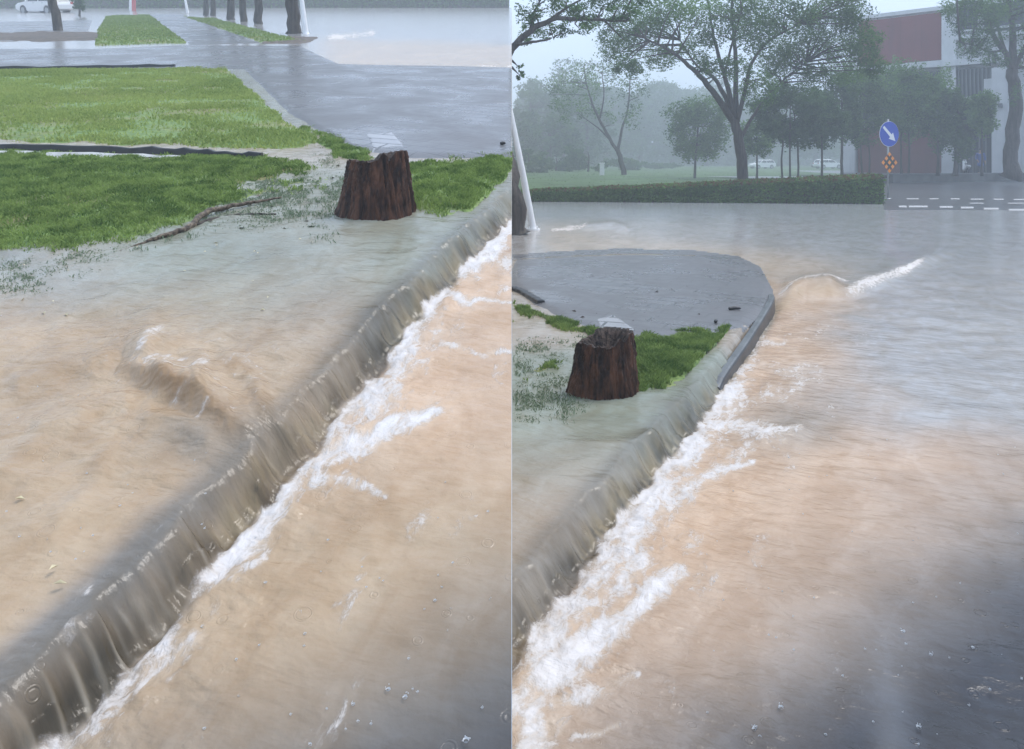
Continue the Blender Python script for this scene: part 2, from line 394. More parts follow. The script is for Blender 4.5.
def cmix(c, w, col):
    w = w[..., None]; return c * (1 - w) + np.array(col) * w
TAN = (0.45, 0.34, 0.228); ORANGE = (0.55, 0.40, 0.282); GREY = (0.33, 0.315, 0.28); GG = (0.27, 0.30, 0.25); DARK = (0.055, 0.058, 0.065)
def water_surface(name, X, Y, d, s, col, foam, chop, base, extra, far, flowang, fdark):
    """one sheet: upper level, overflow lip and fall, lower level"""
    fl = np.stack([X * math.cos(flowang) + Y * math.sin(flowang), -X * math.sin(flowang) + Y * math.cos(flowang), np.zeros_like(X)], -1)
    drop = sst(-0.085, 0.045, d + 0.075 * (fbm(s * 9, d * 3, 4, 31) - 0.5))
    z = UP * (1 - drop)
    # rounding of the lip and the boil at the foot
    z += 0.018 * np.exp(-((d - 0.13) / 0.07) ** 2) * (fbm(s * 9, d * 9, 4, 41) - 0.2) * far
    z += 0.030 * np.exp(-(np.maximum(d - 0.05, 0) / 0.22) ** 1.0) * (d > 0) * (fbm(s * 13, d * 16, 4, 43) - 0.45) * far
    z += 0.010 * (fbm(X * 3.1, Y * 2.3, 4, 47) - 0.5) * (0.6 + 1.6 * chop) * far
    z += 0.012 * (fbm(X * 9.1, Y * 6.3, 3, 49) - 0.5) * chop * far
    z += 0.016 * (fbm(X * 5.0 + 0.8 * vnoise(X * 3, Y * 3, 5), Y * 13.0, 4, 50) - 0.5) * (0.15 + chop) * far * (1 - drop)
    z += 0.010 * (fbm(X * 7.0, Y * 12.0, 4, 51) - 0.5) * (0.25 + chop) * far * drop
    z += 0.022 * (fbm(X * 3.4 + .6 * vnoise(X * 2, Y * 2, 6), Y * 6.2, 3, 66) - 0.5) * far * (1 - drop) * sst(9, 4, Y) + 0.034 * (fbm(X * 1.7 + 3, Y * 2.6, 3, 52) - 0.5) * far * (1 - drop) * sst(9, 4, Y) + 0.022 * (fbm(X * 2.4, Y * 5.0, 4, 56) - 0.5) * far * drop
    face = np.exp(-((d + 0.005) / 0.055) ** 2)
    streak = fbm(s * 38 + 1.5 * fbm(s * 5, d * 4, 3, 55), d * 5.0 + s * 0.6, 5, 53)
    z += face * 0.008 * (streak - 0.5) * far + face * 0.030 * (fbm(s * 5, d * 6, 4, 65) - 0.5) * far
    strand = np.clip(vnoise(s * 52 + 2.5 * vnoise(s * 8, d * 12, 58) + d * 5.0, s * 3, 57), 0, 1) ** 6 * (.25 + .45 * sst(1.5, .8, s)) * sst(.42, .66, fbm(s * 4, d * 6, 3, 60))
    z += face * 0.014 * strand * far
    # the thin sheet over the kerb face: dark stone shows through between the strands, crease shade painted along the foot
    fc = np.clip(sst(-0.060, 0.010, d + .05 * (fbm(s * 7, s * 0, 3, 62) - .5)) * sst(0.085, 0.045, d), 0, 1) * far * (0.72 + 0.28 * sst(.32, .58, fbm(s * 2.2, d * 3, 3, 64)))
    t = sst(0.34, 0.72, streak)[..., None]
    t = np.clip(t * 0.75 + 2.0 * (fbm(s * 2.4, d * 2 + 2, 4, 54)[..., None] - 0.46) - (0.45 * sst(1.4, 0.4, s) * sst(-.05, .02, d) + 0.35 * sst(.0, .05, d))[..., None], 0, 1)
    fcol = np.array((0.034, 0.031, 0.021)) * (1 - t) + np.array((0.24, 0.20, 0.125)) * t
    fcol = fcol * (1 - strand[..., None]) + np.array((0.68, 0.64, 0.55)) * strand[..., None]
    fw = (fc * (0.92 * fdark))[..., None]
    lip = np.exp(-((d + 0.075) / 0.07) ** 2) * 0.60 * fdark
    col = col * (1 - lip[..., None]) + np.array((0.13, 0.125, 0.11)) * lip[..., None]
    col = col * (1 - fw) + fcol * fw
    z = z + extra + base
    rgba = np.concatenate([np.clip(col, 0, 1), np.ones(col.shape[:2] + (1,))], -1)
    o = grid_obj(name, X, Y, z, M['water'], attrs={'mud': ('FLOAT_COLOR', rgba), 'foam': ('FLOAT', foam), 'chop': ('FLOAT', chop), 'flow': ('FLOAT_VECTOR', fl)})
    return tag(o, kind='structure')

def strokes(px, py, lst, sd=0):
    out = np.zeros(np.shape(px))
    jx = 16 * (fbm(px * .035, py * .035, 3, 201 + sd) - .5); jy = 16 * (fbm(px * .035 + 40, py * .035, 3, 203 + sd) - .5)
    for pts, w0, w1, a in lst:
        dd, tt = pdist(pts, px + jx, py + jy); w = w0 + (w1 - w0) * tt
        out = np.maximum(out, a * np.exp(-(dd / w) ** 2))
    return out
c = np.zeros(X.shape + (3,)) + np.array(TAN)
nz = fbm(X * 1.3, Y * 0.9, 4, 11) - 0.5
road = sst(-0.02, 0.1, d)
up = 1 - road
c = cmix(c, up * sst(0, 160, PX) * sst(345, 250, PU + 60 * nz), GG)
c = cmix(c, up * sst(220, 0, PX) * sst(325, 268, PU + 40 * nz), (0.30, 0.31, 0.29))
c = cmix(c, up * sst(120, 320, PX) * sst(420, 300, PU) * 0.45, GREY)
c = cmix(c, up * sst(340, 420, PX) * 0.5 * sst(160, 250, PU), GG)
c = cmix(c, road * sst(560, 380, PY), ORANGE)
q = (PX - 512) * 0.6 + (PY - 640) + 160 * nz
c = cmix(c, road * sst(-210, 30, q) * 0.9, (0.18, 0.172, 0.16))
c = cmix(c, road * sst(-70, 90, q) * 0.85, DARK)
# smooth grey tongue over the kerb stones close to the viewer
tong = np.exp(-((d + 0.10) / 0.075) ** 2) * sst(1.35, 0.2, s) * up
c = cmix(c, np.clip(tong * 1.0, 0, 0.8), (0.19, 0.19, 0.19))
fl_ = tong * sst(.55, .8, fbm(s * 9, d * 14, 4, 84)) * sst(1.0, .5, s)
tong2 = np.exp(-((PX - 195) / 45) ** 2 - ((PU - 440) / 22) ** 2)
c = cmix(c, tong2 * 0.6, (0.20, 0.19, 0.17))
c = cmix(c, np.exp(-((d + 0.06) / 0.10) ** 2) * np.exp(-((s - 1.95) / .35) ** 2) * .75 * (.5 + fbm(s * 8, d * 14, 3, 86)), (0.11, 0.105, 0.09))
# muddy pools beyond
c = cmix(c, sst(175, 160, PU) * sst(128, 140, PU) * 0.9, (0.40, 0.36, 0.31))
c = cmix(c, sst(75, 60, PU), (0.34, 0.345, 0.35))
band = sst(300, 345, PX) * sst(36, 46, PU + 6 * nz - (PX - 400) * 0.03) * sst(74, 64, PU)
c = cmix(c, band * 0.95, (0.46, 0.33, 0.20))
e_, _ = pdist([(232, 372), (248, 382), (260, 398), (264, 416)], PX, PU); c = cmix(c, .6 * np.exp(-(e_ / 9) ** 2) * sst(.3, .6, fbm(PX * .06, PU * .06, 3, 85)), (0.30, 0.19, 0.09))
c = c * (1 + 0.35 * (fbm(X * 2.3 + 5, Y * 1.7, 5, 61) - 0.5))[..., None]
# foam
wid = 0.10 + 0.27 * fbm(s * 1.7, s * 0 + 9, 3, 71) * sst(0.5, 1.6, s)
gate_ = sst(0.02, 0.06, d + 0.07 * (fbm(s * 7, s * 0, 3, 72) - 0.5))
foam = strokes(PX, PY, [([(30, 752), (75, 716), (110, 676), (160, 632)], 32, 24, .84), ([(150, 632), (185, 600), (215, 566), (250, 528)], 14, 18, .80), ([(240, 535), (270, 498), (300, 458), (335, 418), (368, 385)], 22, 30, .92),
     ([(360, 395), (400, 345), (425, 305), (440, 288)], 26, 13, .90), ([(430, 292), (465, 268), (490, 246), (514, 220)], 12, 16, .95), ([(300, 468), (345, 448), (390, 428), (436, 411)], 17, 8, .86), ([(318, 482), (350, 482), (385, 494)], 11, 5, .62),
     ([(428, 297), (470, 302), (515, 302)], 6, 3, .62), ([(440, 345), (480, 352), (515, 350)], 5, 3, .5), ([(500, 265), (515, 262)], 8, 8, .7), ([(230, 575), (262, 552)], 9, 5, .5), ([(90, 720), (150, 668), (190, 640)], 24, 14, .62)])
foam = foam * np.clip(0.45 + 1.0 * fbm(s * 5, d * 11, 4, 77), 0, 1.15) * gate_
foam = np.maximum(foam, gate_ * np.exp(-(d / 0.65) ** 2) * sst(.45, .85, fbm(s * 3.2, d * 9, 4, 74)) * 0.44)
fz = np.exp(-(np.maximum(d - 0.04, 0) / 0.06)) * sst(.03, .07, d) * gate_ * 0.55 * np.clip(.3 + fbm(s * 9, d * 9, 3, 79), 0, 1); foam = np.maximum(foam, fz)
white = [(330, 37), (350, 36), (372, 33)]
fd, _ = pdist(white, PX, PU); foam = np.maximum(foam, 0.95 * np.exp(-(fd / 4.0) ** 2) * fbm(PX * .08, PU * .35, 3, 14))
fd, _ = pdist([(478, 66), (512, 66.5)], PX, PU); foam = np.maximum(foam, 0.9 * np.exp(-(fd / 2.0) ** 2) * fbm(PX * .08, PU * .35, 3, 14))
foam = np.maximum(foam, fl_ * .36)
chop = (0.12 + 0.25 * up) * sst(60, 110, PU) + 0.75 * np.exp(-((PX - 190) / 150) ** 2 - ((PU - 385) / 90) ** 2) * up + 0.5 * np.exp(-(np.maximum(d, 0) / 0.5) ** 2) * road
# the standing wave over the drain
ex = np.zeros_like(X)
wd, wt = pdist([(118, 366), (150, 374), (172, 386), (205, 398), (232, 420), (246, 440)], PX + 14 * (fbm(X * 9, Y * 9, 3, 80) - .5), PU)
sgn = PU - (366 + (PX - 118) * 0.52)
amp = np.sin(np.clip(wt, 0, 1) * math.pi) ** 0.7
ex += 0.085 * amp * (0.55 + .9 * fbm(PX * .05, PU * .05, 3, 83)) * np.exp(-(np.maximum(-sgn, 0) / 34) ** 2 - (np.maximum(sgn, 0) / 11) ** 2) * np.exp(-(wd / 45) ** 2)
c = cmix(c, np.clip(amp * np.exp(-((sgn - 8) / 10) ** 2) * np.exp(-(wd / 24) ** 2) * 0.95, 0, 1), (0.27, 0.155, 0.065))
wd2, wt2 = pdist([(138, 358), (150, 345), (162, 335)], PX, PU)
foam = np.maximum(foam, 0.36 * np.exp(-(wd2 / 6) ** 2)); ex += 0.012 * np.exp(-(wd2 / 16) ** 2)
wd3, _ = pdist([(150, 378), (180, 380), (205, 372)], PX, PU); foam = np.maximum(foam, 0.36 * np.exp(-(wd3 / 8) ** 2))
foam = np.maximum(foam, up * .33 * np.exp(-((PX - 195) / 110) ** 2 - ((PU - 375) / 50) ** 2) * sst(.45, .75, fbm(PX * .05, PU * .12, 4, 88)))
for pl, aa in (([(228, 362), (246, 374), (258, 392), (262, 412)], .022), ([(150, 352), (178, 350), (200, 358)], .022), ([(92, 372), (116, 352), (150, 340)], .02), ([(20, 380), (60, 366), (100, 362)], .016), ([(255, 330), (290, 338), (310, 330)], .012), ([(60, 330), (110, 326), (150, 318)], .012), ([(150, 420), (180, 425), (205, 440)], .02), ([(40, 420), (90, 408), (120, 402)], .012), ([(0, 470), (40, 440), (80, 420)], .012), ([(60, 520), (95, 480), (110, 450)], .010), ([(175, 340), (200, 345), (215, 338)], .016)):
    e, _ = pdist(pl, PX, PU); ex += aa * np.exp(-(e / 11) ** 2) * up
far = sst(24, 9, Y)
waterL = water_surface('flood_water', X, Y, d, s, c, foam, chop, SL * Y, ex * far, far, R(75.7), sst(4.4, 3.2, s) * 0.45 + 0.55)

def region(name, polys, mat, lift, soft, nstr, X=X, Y=Y, PX=PX, PU=PU, base=None, nscale=(2.0, 2.0), thr=-0.8, wet=None, kind='structure', low=None):
    sd = np.max([sdf(p, PX, PU) for p in polys], axis=0)
    m = np.clip(sd / soft, -1, 1) + nstr * (fbm(X * nscale[0], Y * nscale[1], 4, 91) - 0.5) * 2
    if wet is not None: m = m - wet
    m = np.clip(m, -1, 1)
    z = (SL * Y if base is None else base) + UP + lift * m
    o = grid_obj(name, X, Y, z, mat, keep=(m > thr) & (sd > -2.2 * soft))
    if kind: tag(o, kind=kind)
    return o, m, z
LAWN_F = [(-170, 150), (262, 158), (300, 163), (345, 172), (345, 205), (285, 203), (232, 212), (180, 228), (130, 245), (70, 256), (0, 264), (-170, 290)]
LAWN_S = [(412, 166), (440, 160), (512, 157), (512, 180), (488, 197), (455, 210), (425, 214), (408, 210)]
LAWN_P = [(300, 126), (330, 138), (372, 152), (362, 162), (336, 156), (330, 150)]
LAWN_B = [(-170, 69), (0, 69), (180, 68), (226, 69), (252, 92), (290, 125), (322, 142), (300, 148), (262, 148), (0, 142), (-170, 138)]
LAWN_X = [[(106, 16), (150, 15), (186, 43), (95, 46), (98, 30)], [(184, 16.5), (215, 19), (305, 42), (262, 43)]]
wetL = 4 * sst(-0.16, -0.10, d) + (0.10 + 1.25 * sst(165, 270, PX)) * sst(165, 185, PU + 20 * nz) * sst(415, 380, PX) * 0.95 + 0.5 * sst(215, 258, PU)
lawn1, mL1, zL1 = region('lawn', [LAWN_F, LAWN_S, LAWN_P], M['lawn'], 0.030, 13, 0.75, wet=wetL, nscale=(7, 7))
lawn2, mL2, zL2 = region('lawn', [LAWN_B], M['lawn'], 0.035, 6, 0.6, nscale=(3, 3))
lawn3, mL3, zL3 = region('lawn', LAWN_X, M['lawn'], 0.06, 2.5, 0.6, nscale=(1.2, 1.2))
PAV_L = [[(-170, 48), (95, 49), (190, 45), (300, 46), (338, 64), (512, 67.5), (512, 158), (412, 158), (352, 150), (318, 130), (290, 113), (244, 69.5), (-170, 66)],
         [(148, 14), (181, 14), (262, 43.5), (190, 45)], [(-170, 24), (92, 20), (88, 32), (-170, 34)]]
pav, mP, zP = region('pavement', PAV_L, M['paving'], 0.022, 3, 0.22, nscale=(0.8, 0.8))
soil, mS, zS = region('soil', [[(-170, 33), (90, 31), (108, 36), (95, 41), (-170, 44)], [(262, 40), (300, 37), (316, 38), (300, 45), (262, 44)]], M['soil'], 0.06, 3.5, 0.95, nscale=(1.1, 1.1))
slab, _, _ = region('paving_strip', [[(362, 134), (393, 131), (410, 151), (372, 153)]], M['slab'], 0.0245, 3, 0.10)

# ---- the body of the hillside, with its retaining side
V = []; ysb = [0.3, 90.0]
bm = bmesh.new()
prof = [(0.2, SL * 0.2 - 0.25), (86.0, SL * 86 - 0.25), (390.0, SL * 86 - 0.2), (390.0, -0.45), (0.2, -0.45)]
a = [bm.verts.new((-0.003, y, z)) for y, z in prof]; b = [bm.verts.new((-120.0, y, z)) for y, z in prof]
bm.faces.new(a); bm.faces.new(b[::-1])
for i in range(5): bm.faces.new((a[i], b[i], b[(i + 1) % 5], a[(i + 1) % 5]))
bmesh.ops.recalc_face_normals(bm, faces=bm.faces)
me = bpy.data.meshes.new('hillside'); bm.to_mesh(me); bm.free(); me.materials.append(M['hillside'])
hill = link(bpy.data.objects.new('hillside', me)); tag(hill, kind='structure')

# ------------------------------------------------------------------ grass
def blades(name, P, h, w, tone, label_mat='blade', lean=0.5):
    n = len(P); ang = rng.uniform(0, 2 * math.pi, n); a2 = rng.uniform(0, 2 * math.pi, n)
    hh = h * rng.uniform(0.55, 1.35, n); ww = w * rng.uniform(0.7, 1.3, n); ln = hh * lean * rng.uniform(0.2, 1.3, n)
    sx = np.cos(ang) * ww / 2; sy = np.sin(ang) * ww / 2; lx = np.cos(a2) * ln; ly = np.sin(a2) * ln
    Z = np.zeros(n)
    v = np.stack([P + np.stack([-sx, -sy, Z - 0.004], -1), P + np.stack([sx, sy, Z - 0.004], -1),
                  P + np.stack([sx * .8 + lx * .35, sy * .8 + ly * .35, hh * .6], -1), P + np.stack([lx, ly, hh], -1),
                  P + np.stack([-sx * .8 + lx * .35, -sy * .8 + ly * .35, hh * .6], -1)], 1).reshape(-1, 3)
    f = np.arange(n * 5, dtype=np.int32).reshape(n, 5)
    t = np.repeat(np.clip(tone, 0, 1), 5)
    o = npmesh(name, v, f, M[label_mat], smooth=False, attrs={'tone': ('FLOAT', t)})
    return tag(o, kind='stuff')
def scatter(m, z, X, Y, n, thr, keepf=None):
    # area weighted random points over the grid cells where the mask is above thr
    r, cc = X.shape
    area = np.abs((X[1:, 1:] - X[1:, :-1]) * (Y[1:, 1:] - Y[:-1, 1:]))
    mm = np.minimum(np.minimum(m[:-1, :-1], m[1:, :-1]), np.minimum(m[1:, 1:], m[:-1, 1:]))
    wgt = area * np.clip((mm - thr) / 0.35, 0, 1)
    if keepf is not None: wgt = wgt * keepf[:-1, :-1]
    p = (wgt / wgt.sum()).ravel(); k = rng.choice(p.size, n, p=p); i, j = np.divmod(k, cc - 1)
    u = rng.random(n); v = rng.random(n)
    def lerp(A): return (A[i, j] * (1 - u) + A[i, j + 1] * u) * (1 - v) + (A[i + 1, j] * (1 - u) + A[i + 1, j + 1] * u) * v
    return np.stack([lerp(X), lerp(Y), lerp(z)], -1)
inf = ((PX > -60) & (PX < 512)).astype(float)
P = scatter(mL1, zL1, X, Y, 70000, -0.25, inf * (0.45 + sst(.25, .6, fbm(X * 6, Y * 6, 3, 107))))
tn = 0.20 + sst(.25, .75, fbm(P[:, 0] * 9, P[:, 1] * 9, 3, 101)) * 0.55 + fbm(P[:, 0] * 1.3, P[:, 1] * 1.3, 2, 102) * .3 + rng.normal(0, 0.2, len(P))
blades('grass', P, 0.024, 0.0085, tn, lean=1.1)
zf = SL * Y + UP
zone = sst(-6, 8, sdf([(170, 175), (330, 158), (350, 180), (345, 212), (300, 232), (210, 228), (150, 236), (90, 272), (40, 292), (-20, 300), (-20, 258), (100, 240), (180, 215)], PX, PU) + 14 * (fbm(X * 5, Y * 5, 3, 117) - .5)) * sst(.30, .62, fbm(X * 9, Y * 9, 3, 118))
P = scatter(np.ones_like(X), zf, X, Y, 11000, 0.0, zone)
blades('grass', P, 0.010, 0.006, 0.4 + rng.normal(0, .25, len(P)), 'drowned', 1.8)
P = scatter(mL2, zL2, X, Y, 60000, -0.3, inf * (0.12 + sst(.3, .6, fbm(X * 1.6, Y * 2.2, 4, 108))))
tn = 0.42 + fbm(P[:, 0] * 0.9, P[:, 1] * 0.9, 3, 103) * 0.7 + rng.normal(0, 0.15, len(P))
blades('grass', P, 0.028, 0.016, tn, 'bladepale', 1.0)
P = scatter(mL3, zL3, X, Y, 14000, -0.4, inf)
blades('grass', P, 0.05, 0.04, 0.35 + rng.normal(0.1, 0.15, len(P)), 'bladepale')
def tufts(P, n, sig):                      # sparse drowned tufts
    k = rng.integers(0, len(P), n); Q = P[k] + np.stack([rng.normal(0, sig, n), rng.normal(0, sig, n), np.zeros(n)], -1); return Q
tp = []
for px, py in [(25, 278), (35, 284), (52, 272), (82, 262), (15, 290), (5, 280), (255, 214), (290, 214), (300, 220), (320, 228), (330, 236), (345, 214), (270, 222), (236, 222), (210, 228), (190, 236), (165, 240), (310, 206), (140, 250), (60, 265), (322, 240), (100, 262), (352, 222)]:
    for _ in range(26):
        g = LG(px + random.gauss(0, 6), py + random.gauss(0, 2.0)); tp.append(g)
blades('grass', np.array([tuple(p) for p in tp]), 0.02, 0.005, rng.uniform(0, 0.6, len(tp)), 'drowned', 1.0)

# =================================================================== RIGHT: the flooded road corner
rowsR = np.concatenate([np.arange(790, 240, -1.6), np.arange(240, 182, -0.8)])
YR = F * H / (rowsR - 160.0)
X2, Y2, PX2 = fan(512.1, 1190, 1.6, YR)
X2 = np.maximum(X2, 0.0002)
PY2 = 160 + F * H / Y2; PU2 = 160 + F * (H - UP) / Y2
def up2(px, py): g = RG(px, py, UP); return (g.x, g.y)
kerb_line = [(-0.6, 1.28), (0.0, 2.455), up2(600, 503), up2(662, 433), up2(690, 402), up2(716, 372), up2(745, 338), up2(764, 312), up2(771, 301)]
far_line = [up2(770, 290), up2(758, 270), up2(737, 260), up2(690, 253.5), up2(620, 252.5), up2(560, 255), up2(512, 258), (-0.6, 11.2)]
plateau = kerb_line + far_line
dp = -sdf(plateau, X2, Y2)
kd, kpar = pdist(kerb_line, X2, Y2)
klen = sum(math.hypot(kerb_line[i + 1][0] - kerb_line[i][0], kerb_line[i + 1][1] - kerb_line[i][1]) for i in range(len(kerb_line) - 1))
s2 = kpar * klen
d2 = dp + 0.03 * (fbm(s2 * 1.6, s2 * 0 + 3, 3, 15) - 0.5)
nz2 = fbm(X2 * 0.9, Y2 * 0.7, 4, 12) - 0.5
road2 = sst(-0.02, 0.1, d2); up_ = 1 - road2
c2 = np.zeros(X2.shape + (3,)) + np.array(ORANGE)
c2 = cmix(c2, up_, (0.40, 0.345, 0.28))
c2 = cmix(c2, up_ * sst(520, 400, PU2), GG)
c2 = cmix(c2, up_ * sst(600, 520, PU2) * 0.0, TAN)
c2 = cmix(c2, up_ * sst(360, 340, PU2), (0.40, 0.36, 0.31))
# mud gradient of the road: orange stream by the kerb, grey clearer water to the right and beyond
qd = np.where(dp > 0, dp, 0)
grey_up = sst(0.30, 1.25, qd + 1.2 * nz2) * sst(465, 405, PY2 + 70 * nz2)
c2 = cmix(c2, road2 * grey_up * 0.95, (0.36, 0.365, 0.37))
farw = sst(300, 235, PY2 + 25 * nz2 + (PX2 - 760) * 0.05)
c2 = cmix(c2, road2 * farw * sst(640, 900, PX2) * 0.9, (0.34, 0.36, 0.375))
brown = np.exp(-((PY2 - (246 + (PX2 - 600) * 0.11)) / 16) ** 2) * sst(520, 560, PX2) * sst(900, 780, PX2)
c2 = cmix(c2, road2 * np.clip(brown * 1.2, 0, 1) * 0.85, (0.50, 0.41, 0.32))
c2 = cmix(c2, road2 * sst(226, 212, PY2) * sst(940, 780, PX2), (0.33, 0.36, 0.385))
q2 = (PX2 - 878) * 0.75 + (PY2 - 612) + 200 * nz2
c2 = cmix(c2, road2 * sst(-220, 60, q2) * 0.85 * sst(400, 480, PY2), (0.20, 0.19, 0.18))
c2 = cmix(c2, road2 * sst(-60, 120, q2) * 0.95 * sst(430, 520, PY2), (0.035, 0.040, 0.052))
q3 = np.exp(-((PX2 - 890 + (700 - PY2) * 0.06) / 22) ** 2) * sst(560, 640, PY2)  # pale upright rain reflection, painted into the water colour
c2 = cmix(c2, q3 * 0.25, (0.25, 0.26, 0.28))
c2 = c2 * (1 + 0.32 * (fbm(X2 * 2.3 + 5, Y2 * 1.7, 5, 63) - 0.5))[..., None]
eddy = np.exp(-((PX2 - 795) / 50) ** 2 - ((PY2 - 428) / 26) ** 2)
c2 = cmix(c2, eddy * 0.6 * road2, (0.22, 0.22, 0.20))
# foam
kz = sst(9, 6.2, Y2)
wid2 = 0.16 + 0.42 * fbm(s2 * 1.9, s2 * 0 + 4, 3, 75)
gate2 = sst(0.02, 0.06, d2 + 0.07 * (fbm(s2 * 7, s2 * 0, 3, 72) - 0.5))
foam2 = strokes(PX2, PY2, [([(505, 712), (560, 668), (600, 640), (640, 600), (676, 572)], 24, 12, .92), ([(540, 640), (588, 580), (620, 540), (650, 490), (684, 446), (728, 386)], 26, 24, .86), ([(728, 386), (748, 352), (764, 322)], 22, 10, .62), ([(560, 620), (600, 596), (640, 560)], 24, 16, .70),
     ([(640, 520), (680, 490), (708, 470), (750, 464)], 18, 4, .66), ([(560, 700), (600, 690), (632, 676)], 12, 7, .62), ([(528, 700), (540, 724), (534, 752)], 14, 18, .80), ([(690, 440), (730, 425), (775, 436)], 22, 8, .60), ([(755, 437), (780, 434)], 5, 4, .7),
     ([(735, 400), (765, 392), (790, 398)], 12, 6, .42), ([(575, 735), (620, 722)], 7, 4, .45)], 5)
foam2 = foam2 * np.clip(0.35 + 1.1 * fbm(s2 * 4.5, d2 * 9, 4, 78), 0, 1.1) * gate2
foam2 = np.maximum(foam2, kz * gate2 * np.exp(-(d2 / 0.75) ** 2) * sst(.42, .85, fbm(s2 * 3.0, d2 * 8, 4, 76)) * 0.60)
fz = kz * np.exp(-(np.maximum(d2 - 0.04, 0) / 0.07)) * sst(.03, .07, d2) * gate2 * 0.55 * np.clip(.3 + fbm(s2 * 9, d2 * 9, 3, 79), 0, 1); foam2 = np.maximum(foam2, fz)
ex2 = np.zeros_like(X2)
cd, ct = pdist([(800, 294), (846, 294), (880, 283), (912, 270), (930, 260)], PX2, PY2 + 6 * (fbm(PX2 * .05, PY2 * .05, 3, 5) - .5))
sg = PY2 - (294 - np.maximum(PX2 - 848, 0) * 0.41)
crest = sst(838, 856, PX2) * sst(934, 915, PX2)
foam2 = np.maximum(foam2, np.exp(-(cd / (4.5 - 0.02 * np.maximum(PX2 - 850, 0))) ** 2) * crest * (0.28 + 0.62 * fbm(PX2 * .09, PY2 * .2, 3, 8)))
ex2 += 0.07 * np.exp(-(np.maximum(sg, 0) / 5) ** 2 - (np.maximum(-sg, 0) / 18) ** 2) * np.exp(-(cd / 22) ** 2) * sst(800, 846, PX2)
hd, ht = pdist([(772, 306), (790, 296), (806, 289), (832, 288)], PX2, PY2)
sh = PY2 - (289 + np.maximum(806 - PX2, 0) * .5)
ex2 += 0.13 * np.exp(-(np.maximum(sh, 0) / 9) ** 2 - (np.maximum(-sh, 0) / 14) ** 2) * np.exp(-(hd / 20) ** 2) * sst(850, 825, PX2) * sst(0.03, 0.35, dp)
c2 = cmix(c2, np.exp(-((sh - 6) / 7) ** 2) * np.exp(-(hd / 22) ** 2) * 0.75, (0.42, 0.30, 0.17))
hh, _ = pdist([(780, 297), (800, 287), (845, 284)], PX2, PY2); foam2 = np.maximum(foam2, 0.42 * np.exp(-(hh / 3.5) ** 2))
wd, _ = pdist([(553, 229), (572, 228), (586, 226)], PX2, PY2); foam2 = np.maximum(foam2, np.exp(-(wd / 2.8) ** 2) * fbm(PX2 * .10, PY2 * .4, 3, 14))
wd, _ = pdist([(586, 226), (612, 224), (625, 228)], PX2, PY2); ex2 += 0.05 * np.exp(-(wd / 3.5) ** 2)
wd, _ = pdist([(672, 254), (712, 254)], PX2, PY2); foam2 = np.maximum(foam2, 0.8 * np.exp(-(wd / 1.8) ** 2) * fbm(PX2 * .10, PY2 * .4, 3, 15))
wd, _ = pdist([(760, 437), (778, 436), (800, 430)], PX2, PY2); foam2 = np.maximum(foam2, 0.5 * np.exp(-(wd / 5) ** 2)); ex2 += 0.02 * np.exp(-(wd / 9) ** 2)
chop2 = 0.16 * sst(230, 420, PY2) + 0.85 * np.exp(-(np.maximum(d2, 0) / 0.7) ** 2) * road2 * kz + 0.1 * up_
far2 = np.clip(sst(26, 9, Y2), 0.15, 1)
depth_dip = 0.0
nearfall = sst(4.9, 3.4, s2) * 0.75 + 0.25
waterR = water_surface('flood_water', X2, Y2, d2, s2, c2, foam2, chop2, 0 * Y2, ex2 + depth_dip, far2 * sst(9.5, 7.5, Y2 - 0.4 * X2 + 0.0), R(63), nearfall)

GR = [[(632, 342), (664, 337), (738, 331), (728, 356), (700, 373), (662, 384), (636, 392)], [(512, 300), (548, 312), (590, 328), (600, 336), (570, 338), (540, 322), (512, 318)], [(512, 350), (560, 344), (592, 350), (592, 388), (572, 396), (512, 402)]]
wetR = 4 * sst(-0.17, -0.12, dp) + 1.15 * sst(605, 585, PX2) * sst(338, 350, PU2) + 0.35 * sst(600, 580, PX2)
bR = 0 * Y2
zone = sst(-6, 8, sdf([(505, 345), (590, 338), (640, 372), (600, 402), (560, 422), (505, 420)], PX2, PU2) + 14 * (fbm(X2 * 5, Y2 * 5, 3, 117) - .5)) * sst(.38, .62, fbm(X2 * 9, Y2 * 9, 3, 118)) * (X2 > .015)
P = scatter(np.ones_like(X2), bR + UP, X2, Y2, 4500, 0.0, zone)
blades('grass', P, 0.010, 0.006, 0.4 + rng.normal(0, .25, len(P)), 'drowned', 1.8)
lawn4, mR1, zR1 = region('lawn', GR, M['lawn'], 0.032, 13, 0.75, X2, Y2, PX2, PU2, bR, (7, 7), wet=wetR)
PAV_R = [(512, 256), (560, 252.5), (620, 250), (690, 251), (738, 257.5), (759, 269), (770, 290), (766, 306), (742, 327), (712, 334), (645, 340), (600, 334), (566, 320), (536, 305), (512, 286)]
sdw = -0
pv, mPR, zPR = region('pavement', [PAV_R], M['paving'], 0.020, 5, 0.10, X2, Y2, PX2, PU2, bR - 0.02 * sst(9.6, 11.6, Y2 - 0.15 * X2), (0.8, 0.8))
sl2, _, _ = region('paving_strip', [[(592, 319), (614, 313), (642, 332), (632, 340), (600, 336)]], M['slab'], 0.0225, 4, 0.10, X2, Y2, PX2, PU2, bR)
P = scatter(mR1, zR1, X2, Y2, 26000, -0.25, 0.1 + sst(.25, .6, fbm(X2 * 6, Y2 * 6, 3, 109)))
P = P[(P[:, 0] > 0.012)]
tn = fbm(P[:, 0] * 3, P[:, 1] * 3, 3, 105) * 0.5 + .5 * sst(.25, .75, fbm(P[:, 0] * 9, P[:, 1] * 9, 3, 111)) + rng.normal(0, 0.2, len(P))
blades('grass', P, 0.034, 0.008, tn, lean=.9)
tp = []
